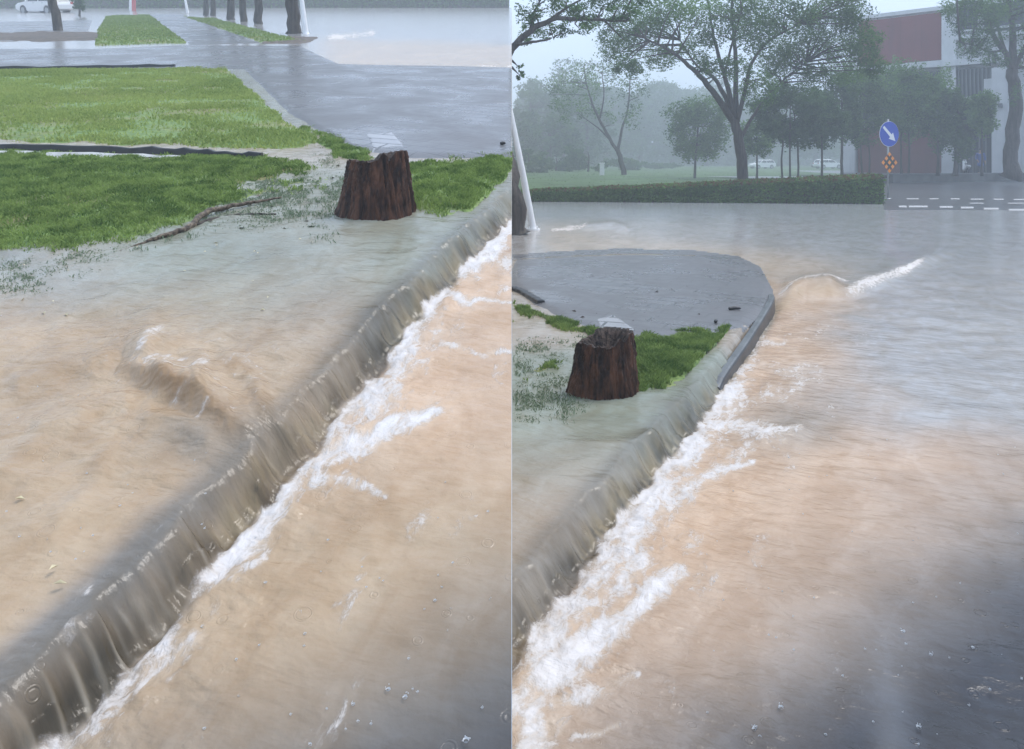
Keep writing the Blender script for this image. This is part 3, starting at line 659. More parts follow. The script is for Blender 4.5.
for px, py in [(555, 395), (575, 400), (560, 418), (520, 398), (530, 390), (545, 404), (572, 412), (528, 372), (548, 362), (565, 385), (518, 360)]:
    for _ in range(24):
        g = RG(max(513.5, px + random.gauss(0, 7)), py + random.gauss(0, 3), UP); tp.append(g)
blades('grass', np.array([tuple(p) for p in tp]), 0.02, 0.005, rng.uniform(0, 0.6, len(tp)), 'drowned', 1.0)

# kerb stones of the corner, where the water does not run over
kl = [p for p in kerb_line[5:]] + [up2(771, 292), up2(766, 282)]
pts, _ = smooth_path([(x, y, 0) for x, y in kl], [0] * len(kl), 5)
bm = bmesh.new(); rings = []
for i, p in enumerate(pts):
    t = (pts[min(i + 1, len(pts) - 1)] - pts[max(i - 1, 0)]).normalized(); n = Vector((t.y, -t.x, 0))
    e = min(1, i / 14.0) ** .5; zt = UP - 0.10 + 0.118 * e - 0.10 * max(0, (i - len(pts) + 9) / 9.0)
    pr = [(-0.035, -0.1), (-0.035, zt - .006), (-0.028, zt), (0.008, zt), (0.022, zt - .006), (0.03, zt - 0.02), (0.042, -0.1)]
    rings.append([bm.verts.new((p.x + n.x * u, p.y + n.y * u, z)) for u, z in pr])
for r0, r1 in zip(rings[:-1], rings[1:]):
    for k in range(6): bm.faces.new((r0[k], r0[k + 1], r1[k + 1], r1[k]))
bm.faces.new(rings[0]); bm.faces.new(rings[-1][::-1])
bmesh.ops.recalc_face_normals(bm, faces=bm.faces)
me = bpy.data.meshes.new('kerb'); bm.to_mesh(me); bm.free(); me.materials.append(M['kerb']); me.materials.append(M['kerbtop'])
for p in me.polygons:
    if p.normal.z > 0.8: p.material_index = 1
tag(link(bpy.data.objects.new('kerb', me)), kind='structure')

# road beyond on the right, its markings, the big ground sheet and the park lawn behind the hedge
def sheet(name, poly, z, mat):
    bm = bmesh.new(); bm.faces.new([bm.verts.new((x, y, z if not callable(z) else z(x, y))) for x, y in poly])
    bmesh.ops.recalc_face_normals(bm, faces=bm.faces)
    for f in bm.faces:
        if f.normal.z < 0: f.normal_flip()
    me = bpy.data.meshes.new(name); bm.to_mesh(me); bm.free(); me.materials.append(mat)
    return tag(link(bpy.data.objects.new(name, me)), kind='structure')
sheet('ground', [(0.0, -5), (240, -5), (240, 390), (0.0, 390)], -0.42, M['asphalt'])
def rp(px, py): g = RG(px, py); return (g.x, g.y)
sheet('road', [rp(884, 214), rp(1190, 221), (75, 62), (16, 62), rp(884, 186)], lambda x, y: -0.012 + (y - 22.2) * 0.0067, M['asphalt'])
mk = bmesh.new()
def dash(x0, x1, y, th=1.7):
    vs = [rp(x0, y + th / 2), rp(x1, y + th / 2), rp(x1 - .5, y - th / 2), rp(x0 - .5, y - th / 2)]
    mk.faces.new([mk.verts.new((x, yy, -0.012 + (yy - 22.2) * 0.0067 + 0.008)) for x, yy in vs])
for x0, x1, y in [(899, 907, 207), (909, 928, 207), (940, 953, 207.4), (961, 974, 208), (984, 999, 209), (1009, 1026, 210), (1040, 1058, 211)]: dash(x0, x1, y)
for x0, x1, y in [(907, 919, 200), (930, 939, 200), (951, 960, 200), (971, 984, 200.3), (994, 1004, 200.4), (1014, 1026, 200.6)]: dash(x0, x1, y, 1.0)
for x0, x1, y in [(970, 984, 204), (1008, 1026, 204)]: dash(x0, x1, y, 0.8)
me = bpy.data.meshes.new('road_marking'); mk.to_mesh(me); mk.free(); me.materials.append(M['paint'])
tag(link(bpy.data.objects.new('road_marking', me)), kind='structure')

# =================================================================== plants
def leafmesh(name, C, size, tone, mat, parent, nrm_up=0.35):
    n = len(C); 
    a = rng.normal(0, 1, (n, 3)); a[:, 2] *= 0.7; a /= np.linalg.norm(a, axis=1)[:, None]
    b = rng.normal(0, 1, (n, 3)); b -= a * np.sum(a * b, 1)[:, None]; b /= np.linalg.norm(b, axis=1)[:, None]
    L = (size * rng.uniform(0.6, 1.4, n))[:, None]; Wd = L * rng.uniform(0.35, 0.6, n)[:, None]
    nn = np.cross(a, b)
    v = np.stack([C - a * L * .5, C - b * Wd * .5 + nn * L * .08, C + a * L * .5 - nn * L * 0.1, C + b * Wd * .5 + nn * L * .08], 1).reshape(-1, 3)
    f = np.arange(n * 4, dtype=np.int32).reshape(n, 4)
    return npmesh(name, v, f, M[mat], parent, smooth=False, attrs={'tone': ('FLOAT', np.repeat(np.clip(tone, 0, 1), 4))})
def clump_points(cx, r, n, cl=26, sig=0.16):
    cx = np.array(cx); r = np.array(r); k = max(1, n // cl)
    q = rng.normal(0, 1, (k, 3)); q /= np.linalg.norm(q, axis=1)[:, None]; q *= (rng.random(k) ** 0.42)[:, None]
    cc = cx + q * r; i = rng.integers(0, k, n)
    p = cc[i] + rng.normal(0, 1, (n, 3)) * r * sig
    t = rng.normal(0, 0.16, k)[i] + rng.normal(0, 0.12, n) + q[i, 2] * 0.12
    return p, t
def tree(name, label, group, limbs, clumps, leaf=0.15, mat='leaf', tone=0.45, cat='tree', flare=True, twigs=True, seg=9, xmin=None):
    """limbs: list of (points, radii); clumps: list of (centre, (rx, ry, rz), number of leaves)"""
    base = Vector(limbs[0][0][0]); root = thing(name, label, cat, base, group=group)
    bm = bmesh.new(); ends = []
    for i, (pts, rad) in enumerate(limbs):
        pp, rr = smooth_path([Vector(p) - base for p in pts], rad, 4, 0.012 * rad[0] / 0.2 * 2)
        if i == 0 and flare: rr[0] *= 1.5; rr[1] *= 1.2
        add_tube(bm, pp, rr, seg if i == 0 else 6); ends += pp[len(pp) // 3:]
    if twigs and ends:
        for c, r, n in clumps:
            c0 = Vector(c) - base
            for _ in range(2 + n // 500):
                tgt = c0 + Vector((random.uniform(-.7, .7) * r[0], random.uniform(-.7, .7) * r[1], random.uniform(-.6, .6) * r[2]))
                st = min(ends, key=lambda e: (e - tgt).length + 1.2 * max(0, e.z - tgt.z))
                mid = (st + tgt) * 0.5 + Vector((random.gauss(0, .12) * r[0], random.gauss(0, .12) * r[1], random.uniform(0, .2) * r[2]))
                w0 = limbs[0][1][0] * 0.16
                add_tube(bm, [st, mid, tgt], [w0, w0 * .6, w0 * .25], 5)
    me = bpy.data.meshes.new('trunk'); bm.to_mesh(me); bm.free(); me.materials.append(M['bark'])
    for p in me.polygons: p.use_smooth = True
    tr = link(bpy.data.objects.new('trunk', me), root)
    if clumps:
        PP = []; TT = []
        for c, r, n in clumps:
            p, t = clump_points(Vector(c) - base, r, n); PP.append(p); TT.append(t * 1.25 + tone + random.gauss(0, .15))
        PP = np.concatenate(PP); TT = np.concatenate(TT)
        if xmin is not None: k = PP[:, 0] + base.x > xmin; PP = PP[k]; TT = TT[k]
        leafmesh('crown', PP, leaf, TT, mat, root)
    return root
def cl(px, py, Y, rpx, rpy, n, dY=None):     # a leaf clump seen at a place and distance
    k = Y / F; return (W(px, py, Y), (rpx * k, dY or (rpx * k * 0.9), rpy * k), n)
def lim(pl, r0, r1):                          # a limb through picture points with distances
    n = len(pl); return ([W(*p) for p in pl], [r0 + (r1 - r0) * i / (n - 1) for i in range(n)])

# the big forked tree behind the hedge
Y0 = 34.0
limbs = [lim([(745, 196, Y0), (742, 165, Y0), (738, 140, Y0), (734, 120, Y0)], .27, .20),
         lim([(735, 124, Y0), (720, 102, Y0 - .3), (703, 80, Y0 - .8), (689, 66, Y0 - 1.2), (672, 52, Y0 - 1.5), (645, 38, Y0 - 1.8)], .17, .04),
         lim([(733, 116, Y0), (722, 92, Y0 + .3), (712, 76, Y0 + .5), (697, 66, Y0 + .8), (680, 40, Y0 + 1)], .13, .03),
         lim([(734, 120, Y0), (728, 90, Y0), (720, 60, Y0 + .2), (712, 30, Y0 + .4), (706, -10, Y0 + .5)], .13, .04),
         lim([(736, 122, Y0), (736, 90, Y0 + .2), (735, 50, Y0 + .3), (732, 10, Y0 + .3), (735, -30, Y0)], .14, .04),
         lim([(737, 122, Y0), (745, 90, Y0 - .4), (752, 62, Y0 - .6), (770, 40, Y0 - .9), (800, 24, Y0 - 1)], .11, .03),
         lim([(740, 140, Y0), (752, 118, Y0 + .4), (766, 98, Y0 + .8), (786, 78, Y0 + 1), (806, 62, Y0 + 1.2)], .09, .03),
         lim([(724, 78, Y0), (733, 40, Y0 - .5), (742, 10, Y0 - .8)], .06, .03)]
cls = []
for px, py, rx, ry, n in [(620, 48, 22, 18, 650), (640, 30, 26, 18, 700), (628, 66, 16, 12, 380), (660, 20, 28, 20, 750), (662, 56, 20, 14, 480), (690, 10, 28, 20, 750), (696, 44, 22, 16, 420), (720, 24, 26, 22, 620), (745, 8, 28, 20, 800), (760, 34, 26, 22, 850), (790, 14, 30, 22, 950), (776, 62, 24, 20, 800), (800, 48, 26, 22, 850), (822, 22, 26, 22, 850), (838, 50, 20, 20, 600), (760, 88, 22, 18, 500), (700, -18, 40, 22, 700), (770, -22, 44, 22, 700), (650, -10, 30, 18, 500), (830, -10, 28, 20, 600), (610, 24, 18, 14, 350), (845, 76, 16, 14, 350), (852, 20, 22, 18, 650), (864, 46, 18, 18, 600), (872, 66, 16, 12, 420), (846, 0, 24, 14, 500), (735, 70, 18, 14, 350), (710, 66, 16, 12, 250), (815, 78, 20, 14, 400)]:
    cls.append(cl(px, py, Y0 + random.uniform(-1.6, 1.6), rx, ry, int(n * 3.0)))
tree('forked_tree', 'big dark tree with a forking trunk and wide crown rising behind the clipped hedge', None, limbs, cls, 0.115, 'leaf', 0.42)

# trees and shrubs in front of the building and behind the hedge
def bushy(px, base_py, top_py, Y, wpx, n, label, lean=0, tone=0.4, mat='leaf', leaf=0.15, bottom=None, group=None, name='young_tree', trunk_r=0.09, stems=1):
    bot = bottom if bottom is not None else base_py - (base_py - top_py) * 0.42
    cyp = (top_py + bot) / 2; hh = (bot - top_py) / 2
    limbs = []
    for k in range(stems):
        o = (k - (stems - 1) / 2) * 7
        limbs.append(lim([(px + o, base_py, Y), (px + lean * .3 + o * 1.2, (base_py * .6 + cyp * .4), Y), (px + lean + o * .6, cyp, Y + random.uniform(-.3, .3)), (px + lean, top_py + hh * .4, Y)], trunk_r, trunk_r * .25))
    cls = []
    for k in range(9):
        a = k / 9 * 2 * math.pi; f = random.uniform(.35, .75)
        cls.append(cl(px + lean + math.cos(a) * wpx * .5 * f, cyp + math.sin(a) * hh * f, Y + random.uniform(-.5, .5) * wpx * Y / F * .5, wpx * random.uniform(.2, .3), hh * random.uniform(.3, .45), int(n * 2.7) // 9))
    return tree(name, label, group, limbs, cls, leaf, mat, tone)
bushy(790, 186, 82, 43, 70, 5200, 'dark bushy tree on several thin stems just right of the forked tree', 0, 0.30, 'leafdark', 0.17, 150, 'trees behind the hedge', stems=3, trunk_r=.07)
bushy(822, 184, 84, 44, 46, 2900, 'dark narrow tree on one thin stem, right of the many stemmed bushy tree', 0, .32, 'leafdark', .17, 150, 'trees behind the hedge', trunk_r=.08)
bushy(757, 180, 112, 50, 44, 2000, 'round low tree half hidden behind the trunk of the forked tree', 0, .62, 'leaf', .18, 158, 'trees behind the hedge', trunk_r=.08)
bushy(842, 182, 74, 46, 44, 2800, 'dark tree by the white pier at the left end of the red building', 0, .5, 'leafdark', .17, 148, 'trees in front of the building', trunk_r=.10)
bushy(866, 177, 58, 48, 52, 3400, 'slim stemmed tree spreading over the left part of the red wall', -4, .5, 'leaf', .17, 146, 'trees in front of the building', stems=2, trunk_r=.07)
bushy(905, 177, 62, 48, 66, 4600, 'wide leafy tree standing behind the round blue arrow sign', 0, .52, 'leaf', .17, 144, 'trees in front of the building', stems=2, trunk_r=.08)
bushy(938, 176, 70, 47.5, 46, 3000, 'green tree at the right end of the red wall, left of the bright bushy tree', 0, .54, 'leaf', .17, 150, 'trees in front of the building', trunk_r=.10)
bushy(955, 176, 84, 47, 44, 3600, 'dark bushy tree by the white scooter, its crown low over the wall', 3, .45, 'leafdark', .17, 158, 'trees in front of the building', trunk_r=.14)
bushy(982, 176, 82, 46, 32, 2200, 'bright green round topped tree between the blue clad person and the white column', 0, .72, 'leaf', .16, 142, 'trees in front of the building', trunk_r=.07)
bushy(694, 190, 86, 60, 60, 4200, 'pale misty young tree with a rounded crown standing alone on the park lawn', 4, .55, 'leaf', .22, 168, 'trees on the misty lawn', trunk_r=.13)
# wispy tree on the misty lawn
Y0 = 72.0
tree('wispy_tree', 'thin bare limbed misty tree with a Y shaped fork on the park lawn', 'trees on the misty lawn',
     [lim([(627, 186, Y0), (622, 165, Y0), (618, 150, Y0)], .30, .22), lim([(618, 152, Y0), (606, 132, Y0), (596, 112, Y0), (588, 90, Y0), (584, 66, Y0)], .18, .05),
      lim([(618, 150, Y0), (622, 130, Y0), (628, 108, Y0), (630, 80, Y0)], .16, .05), lim([(610, 140, Y0), (598, 128, Y0), (584, 118, Y0)], .10, .03), lim([(600, 118, Y0), (604, 96, Y0), (602, 74, Y0)], .1, .03)],
     [cl(px, py, Y0 + random.uniform(-2, 2), rx, ry, n) for px, py, rx, ry, n in [(580, 80, 24, 20, 700), (604, 70, 24, 16, 700), (630, 84, 20, 20, 600), (572, 108, 22, 18, 600), (600, 104, 18, 16, 300), (626, 116, 18, 18, 350), (560, 90, 18, 18, 500)]], 0.24, 'leaf', 0.45)
# far wood, tree by tree, fading into the rain
fw = [(530, 78, 112, 90), (562, 66, 120, 90), (585, 80, 105, 80), (548, 100, 92, 70), (606, 84, 128, 90), (640, 92, 135, 90), (672, 82, 140, 100), (706, 78, 150, 100), (742, 86, 145, 100), (780, 96, 138, 90), (815, 104, 120, 80)]
flabels = ['tall misty tree at the left border of the wood, right above the leaning white pole', 'tallest pale tree of the far wood, second from the leaning white pole', 'rounded pale tree of the wood left of the wispy forked tree', 'low nearer misty tree below the tallest tree of the far wood',
           'pale ghostly tree directly behind the wispy forked tree', 'faint low crown between the wispy forked tree and the lone young tree', 'very faint crown seen left above the lone young tree', 'very faint blue grey crown between the lone young tree and the big forked trunk',
           'faint crown behind the fork of the big tree', 'faint far tree behind the dark many stemmed bushy tree', 'faint far tree glimpsed left of the red building']
for (px, top, Y, wpx), lb in zip(fw, flabels):
    Y = Y * 1.25
    k = Y / F; bp = 160 + F * (H - .1) / Y
    limbs = [lim([(px, bp, Y), (px + 2, bp - 30, Y), (px, top + 30, Y)], .5, .15)]
    cls = []
    for j in range(17):
        a = random.uniform(0, 6.28); f = random.uniform(.1, 1.0) ** .6
        cls.append(cl(px + math.cos(a) * wpx * .42 * f, (top * .55 + bp * .45) + math.sin(a) * (bp - top) * .42 * f, Y + random.uniform(-4, 4), wpx * random.uniform(.13, .22), (bp - top) * random.uniform(.10, .18), 560))
    tree('park_tree', lb, 'trees of the far wood', limbs, cls, 0.6, 'leafdark', 0.5, xmin=0.1)
# the wood behind everything, one mass fading into the rain
n_ = 26000; pxw = rng.uniform(508, 900, n_); Yw = 205 + rng.uniform(-14, 14, n_)
topw = 64 + 34 * fbm(pxw * .018, pxw * 0 + 1, 3, 301) + 26 * fbm(pxw * .06, pxw * 0, 3, 302) + 16 * np.clip((pxw - 740) / 100, 0, 2)
pyw = topw + (176 - topw) * rng.random(n_) ** 1.1
Cw = np.stack([(pxw - 512) / F * Yw, Yw, np.maximum(H - (pyw - 160) * Yw / F, .3)], -1); Cw = Cw[Cw[:, 0] > 1.2]
wood = leafmesh('far_wood', Cw, 2.2, .35 + rng.normal(0, .15, len(Cw)), 'leafdark', None); tag(wood, kind='stuff')
for px, top, Y, wpx, lb in [(528, 148, 88, 40, 'low misty shrub beside the leaning white post'), (556, 152, 96, 44, 'low misty shrub between the first trees of the wood'), (588, 146, 92, 40, 'misty shrub left of the white marker post'), (622, 156, 108, 40, 'faint low shrub behind the wispy tree trunk'), (655, 160, 125, 44, 'faint shrub far off, left of the lone young tree')]:
    bp = 160 + F * (H - .1) / Y
    cls = [cl(px + random.uniform(-.4, .4) * wpx, random.uniform(top + 5, bp - 3), Y + random.uniform(-2, 2), wpx * .24, (bp - top) * .25, 300) for _ in range(9)]
    tree('park_shrub', lb, 'shrubs under the far wood', [lim([(px, bp, Y), (px + 1, (bp + top) / 2, Y), (px, top + 6, Y)], .12, .05)], cls, .35, 'leafdark', .35, cat='shrub', xmin=.1)
# tree at the right edge
Y0 = 43.0
limbs = [lim([(1010, 178, Y0), (1013, 140, Y0), (1015, 100, Y0), (1012, 70, Y0)], .40, .30), lim([(1012, 76, Y0), (1006, 55, Y0), (994, 36, Y0), (985, 12, Y0), (978, -14, Y0)], .20, .06),
         lim([(1012, 74, Y0), (1013, 40, Y0), (1010, 10, Y0), (1006, -24, Y0)], .24, .08), lim([(1013, 72, Y0), (1024, 48, Y0), (1040, 20, Y0)], .16, .05), lim([(1002, 50, Y0), (990, 52, Y0 - .5), (976, 46, Y0 - .8), (960, 42, Y0 - 1)], .08, .03),
         lim([(1008, 62, Y0), (996, 20, Y0 + .4), (990, -10, Y0 + .5)], .11, .04)]
cls = [cl(px, py, Y0 + random.uniform(-1.5, 1.5), rx, ry, n) for px, py, rx, ry, n in [(972, 6, 22, 16, 800), (990, 22, 20, 20, 650), (962, 24, 14, 14, 260), (950, 8, 14, 12, 260), (982, 44, 14, 14, 380), (968, 48, 12, 12, 260), (1010, 4, 26, 16, 700), (1034, 24, 20, 24, 700), (1030, 60, 16, 16, 350), (1000, -22, 40, 18, 900), (960, -16, 26, 14, 500), (1050, -6, 30, 26, 700), (996, 62, 12, 10, 200), (1016, 92, 8, 14, 90)]]
tree('roadside_tree', 'tall dark trunked tree rising at the right edge in front of the white column', None, [(l) for l in limbs], [(a, b, int(c * 3.2)) for a, b, c in cls], 0.115, 'leaf', 0.42)
# tree whose trunk shows at the seam beside the leaning pole, its long limb overhead
base = RG(515, 234); 
limbs = [([base + Vector((0, 0, -.05)), Vector((0.06, 16.2, .55)), Vector((-.12, 16.6, 1.5)), Vector((-.5, 18.5, 3.0)), Vector((-.4, 21, 4.2)), W(506, 56, 23)], [.24, .23, .22, .20, .17, .12]),
         lim([(506, 56, 23), (520, 40, 23), (535, 28, 23), (552, 19, 23), (572, 19, 23), (596, 20, 23), (626, 21, 22.5)], .12, .035),
         lim([(516, 45, 23), (532, 42, 22.5), (546, 40, 22), (552, 38, 22)], .05, .02), lim([(552, 19, 23), (566, 8, 23), (590, -6, 23)], .06, .02), lim([(604, 20, 22.8), (616, 32, 22.6), (624, 40, 22.5)], .03, .012),
         lim([(530, 32, 23), (534, 12, 23.4), (546, -8, 23.6)], .05, .02), lim([(548, 22, 23), (552, 34, 23), (554, 40, 23)], .02, .008)]
cls = [cl(px, py, 23 + random.uniform(-.5, .6), rx, ry, n) for px, py, rx, ry, n in [(528, 14, 14, 12, 300), (545, 30, 14, 10, 210), (560, 6, 22, 12, 420), (582, 14, 18, 10, 330), (600, 2, 22, 12, 450), (620, 14, 18, 10, 330), (528, 34, 12, 12, 170), (570, 30, 18, 8, 170), (590, 26, 14, 8, 160), (545, -12, 30, 12, 400), (610, -14, 30, 12, 400), (636, 4, 16, 12, 250), (520, 76, 6, 5, 60), (518, 68, 5, 5, 40)]]
tree('leaning_tree', 'dark tree trunk beside the leaning white pole, its long leafy limb reaching overhead', None, limbs, [(a, b, c * 2) for a, b, c in cls], 0.085, 'leaf', 0.25, xmin=0.03)

# hedges
def hedge(name, label, a, b, h0, h1, th, n, leaf, red=0.25, mat='hedge'):
    """a, b: base points of the front face"""
    a = Vector(a); b = Vector(b); L = (b - a).length; t = (b - a) / L; back = Vector((-t.y, t.x, 0)) * th
    if back.y < 0: back = -back
    root = thing(name, label, 'hedge', a)
    core = bmesh.new()
    for u0 in np.linspace(0, 1, 41)[:-1]:
        pass
    ring = []
    for u in np.linspace(0, 1, 61):
        hh = (h0 + (h1 - h0) * u) * (0.94 + .05 * random.random()); o = t * L * u
        ring.append([core.verts.new(o + back * f + Vector((0, 0, z * hh))) for f, z in ((.10, -.1), (.06, .5), (.10, .93), (.5, .96), (.9, .93), (.94, .5), (.9, -.1))])
    for r0, r1 in zip(ring[:-1], ring[1:]):
        for k in range(6): core.faces.new((r0[k], r0[k + 1], r1[k + 1], r1[k]))
    core.faces.new(ring[0]); core.faces.new(ring[-1][::-1])
    bmesh.ops.recalc_face_normals(core, faces=core.faces)
    me = bpy.data.meshes.new('stems'); core.to_mesh(me); core.free(); me.materials.append(M['bark']); link(bpy.data.objects.new('stems', me), root)
    u = rng.random(n); f = np.where(rng.random(n) < .55, rng.normal(0.04, .04, n), rng.random(n)); zz = np.where(f < .15, rng.random(n), 1 + rng.normal(0, .035, n)) 
    hh = (h0 + (h1 - h0) * u)
    P = np.stack([u * L * t.x + f * back.x, u * L * t.y + f * back.y, zz * hh * (1 + .10 * (fbm(u * L * 1.5, u * 0, 3, 21) - .5)) + np.abs(rng.normal(0, .018, n))], -1)
    tn = .4 + rng.normal(0, .2, n) + (fbm(u * L * 1.2, zz * 2, 3, 7) - .5) * .8
    isred = (zz > .90) & (rng.random(n) < red)
    leafmesh('foliage', P[~isred], leaf, tn[~isred], mat, root)
    if isred.sum() > 10: leafmesh('new_shoots', P[isred], leaf, tn[isred], 'hedgered', root)
    return root
ga = RG(518, 201.5); gb = RG(885, 204)
hedge('clipped_hedge', 'long low clipped hedge with reddish shoots along the flooded road, ending at the arrow sign', ga, gb, 0.36, 1.0, 1.5, 30000, 0.11, 0.45)
# park lawn behind the hedge
rowsB = 160 + F * 1.5 / np.linspace(31, 190, 80)
Xb, Yb, PXb = fan(513, 862, 6, np.linspace(31.5, 320, 120))
zb = 0.12 + 0.25 * fbm(Xb * .06, Yb * .06, 3, 9) - .1
M['parklawn'] = simple('park lawn', (0.060, 0.115, 0.035), 0.7, 0.35, 0.4, spec=0.2)
pl = grid_obj('lawn', Xb, Yb, zb, M['parklawn']); tag(pl, kind='structure')
Pg = scatter(np.ones_like(Xb), zb, Xb, Yb, 24000, 0.0)
blades('grass', Pg, 0.05, 0.06, 0.16 + rng.normal(0, 0.08, len(Pg)), lean=1.4)

# =================================================================== stumps
def stump(label, loc, r0, r1, h, seed, notch, rot):
    root = thing('tree_stump', label, 'tree stump', loc, rot)
    nt_, nh = 180, 70
    th = np.linspace(0, 2 * math.pi, nt_, endpoint=False); k = np.linspace(0, 1, nh)
    T, K = np.meshgrid(th, k, indexing='xy')
    cx, cy = np.cos(T) * 2.2, np.sin(T) * 2.2
    top = h * (0.985 + 0.085 * np.tanh(5 * np.cos(T - 0.25))) + 0.02 * (fbm(cx * 3 + seed, cy * 3, 4, seed) - .5) * 2
    ang = np.angle(np.exp(1j * (T - notch + 1.2))); top -= 0.055 * np.exp(-(ang / 0.16) ** 2)
    ang2 = np.angle(np.exp(1j * (T - notch - 2.6))); top -= 0.04 * np.exp(-(ang2 / 0.25) ** 2)
    rad = r0 + (r1 - r0) * K + 0.055 * np.exp(-K / 0.09) * (0.45 + 1.0 * vnoise(cx * 1.3 + 5, cy * 1.3, seed + 2))
    rad = rad * (1 + 0.05 * np.sin(2 * T + 1))
    ridge = fbm(cx * 3.2, cy * 3.2 + K * 0.5, 4, seed + 4)
    fine = fbm(cx * 11, cy * 11 + K * 1.2, 3, seed + 6)
    rough_ = fbm(cx * 16, cy * 16 + K * 9, 4, seed + 11)
    rad = rad + 0.030 * (ridge - .5) + 0.024 * (fine - .5) + 0.030 * (rough_ - .5) + 0.05 * np.exp(-K / .25) * np.exp(-(np.angle(np.exp(1j * (T - 3.3))) / .5) ** 2)
    rad = rad - 0.030 * np.exp(-(np.angle(np.exp(1j * (T - notch + 1.2))) / .10) ** 2) * sst(0.2, 1, K)
    Z = K * top - 0.16 * (1 - K) ** 6
    V = np.stack([rad * np.cos(T), rad * np.sin(T), Z], -1)
    idx = np.arange(nh * nt_).reshape(nh, nt_); r = np.roll(idx, -1, 1)
    q = np.stack([idx[:-1], r[:-1], r[1:], idx[1:]], -1).reshape(-1, 4)
    npmesh('bark', V.reshape(-1, 3), q, M['stumpbark'], root)
    # rotted hollow top
    nr = 22; kk = np.linspace(1, 0, nr)
    V2 = []
    for i, f in enumerate(kk):
        rr = rad[-1] * f; dep = 0.17 * sst(0.05, 0.75, 1 - f) * (0.4 + 0.9 * vnoise(np.cos(th) * 2 + seed, np.sin(th) * 2, seed + 8)) 
        zz = (top[-1] - 0.0) * f ** .3 + (h * .9) * (1 - f ** .3) - dep + 0.02 * (fbm(np.cos(th) * rr * 40, np.sin(th) * rr * 40, 3, seed + 9) - .5) * (f < .999)
        V2.append(np.stack([rr * np.cos(th), rr * np.sin(th), zz], -1))
    V2 = np.array(V2); idx = np.arange(nr * nt_).reshape(nr, nt_); r = np.roll(idx, -1, 1)
    q = np.stack([idx[:-1], r[:-1], r[1:], idx[1:]], -1).reshape(-1, 4)
    npmesh('cut_top', V2.reshape(-1, 3), q, M['stumptop'], root)
    return root
gl = LG(378, 212); stump('taller red brown stump with a jagged top on the hillside lawn', gl, 0.235, 0.180, 0.380, 3, 0.3, 0)
gr = RG(605, 391, UP); stump('red brown rotted stump on the lawn of the road corner, bright grass to its right', gr, 0.205, 0.165, 0.350, 3, 0.3, 0.12)

# fallen branch
P0 = [LG(118, 252), LG(140, 245), LG(160, 239), LG(176, 234), LG(188, 230.5), LG(200, 221), LG(212, 215), LG(238, 208.5), LG(262, 204), LG(281, 200)]
mb = MB(); b0 = P0[0].copy()
lift = [0.0, .006, .012, .012, .014, .03, .03, .026, .02, .02]
pp, rr = smooth_path([p - b0 + Vector((0, 0, l)) for p, l in zip(P0, lift)], [.003, .007, .013, .017, .021, .020, .018, .014, .010, .006], 5, .003)
mb.tube(pp, rr, 9)
fb = thing('fallen_branch', 'crooked dead branch lying on the wet grass at the waterline', 'branch', b0)
mb.build('limb', M['branch'], fb, True)
P1 = [LG(196, 226) + Vector((0, 0, .01)), LG(222, 216.5), LG(250, 214.5), LG(276, 214)]
mb = MB(); pp, rr = smooth_path([p - b0 for p in P1], [.013, .011, .009, .005], 5, .003); mb.tube(pp, rr, 8); mb.build('twig', M['bark'], fb, True)

# black edgings
def edging(label, pts, h, w, pale=False):
    base = Vector(pts[0]); root = thing('lawn_edging', label, 'edging', base)
    bm = bmesh.new(); pp, _ = smooth_path([Vector(p) - base for p in pts], [0] * len(pts), 8, 0.006)
    ring = []
    for i, p in enumerate(pp):
        t = (pp[min(i + 1, len(pp) - 1)] - pp[max(i - 1, 0)]).normalized(); n = Vector((t.y, -t.x, 0)).normalized()
        hh = h * (0.92 + .16 * vnoise(i * .35, 2.0, 3))
        ring.append([bm.verts.new(p + n * u * w + Vector((0, 0, z * hh))) for u, z in ((.5, -.5), (.5, .85), (.35, 1), (-.35, 1), (-.5, .85), (-.5, -.5))])
    for r0, r1 in zip(ring[:-1], ring[1:]):
        for k in range(5): bm.faces.new((r0[k], r0[k + 1], r1[k + 1], r1[k]))
    bm.faces.new(ring[0]); bm.faces.new(ring[-1][::-1]); bmesh.ops.recalc_face_normals(bm, faces=bm.faces)
    me = bpy.data.meshes.new('edging_strip'); bm.to_mesh(me); bm.free(); me.materials.append(M['black']); link(bpy.data.objects.new('edging_strip', me), root)
    return root
edging('black edging strip between the front and the back lawn, ending left of the stump', [LG(-170, 147), LG(0, 149.5), LG(130, 152.5), LG(200, 155), LG(262, 158)], 0.052, 0.06)
edging('thin black edging along the far side of the back lawn by the wet path', [LG(-170, 69), LG(0, 69.6), LG(90, 68), LG(175, 66.8)], 0.05, 0.10)
edging('short dark edging stone beside the grass at the pavement of the road corner', [RG(513, 289, UP), RG(526, 295, UP), RG(541, 304, UP)], 0.035, 0.08)
gut, _, _ = region('gutter', [[(-170, 150), (0, 152), (130, 155), (195, 158), (195, 160.5), (130, 158), (0, 155.5), (-170, 153)]], M['palecon'], 0.030, 1.2, 0.0)

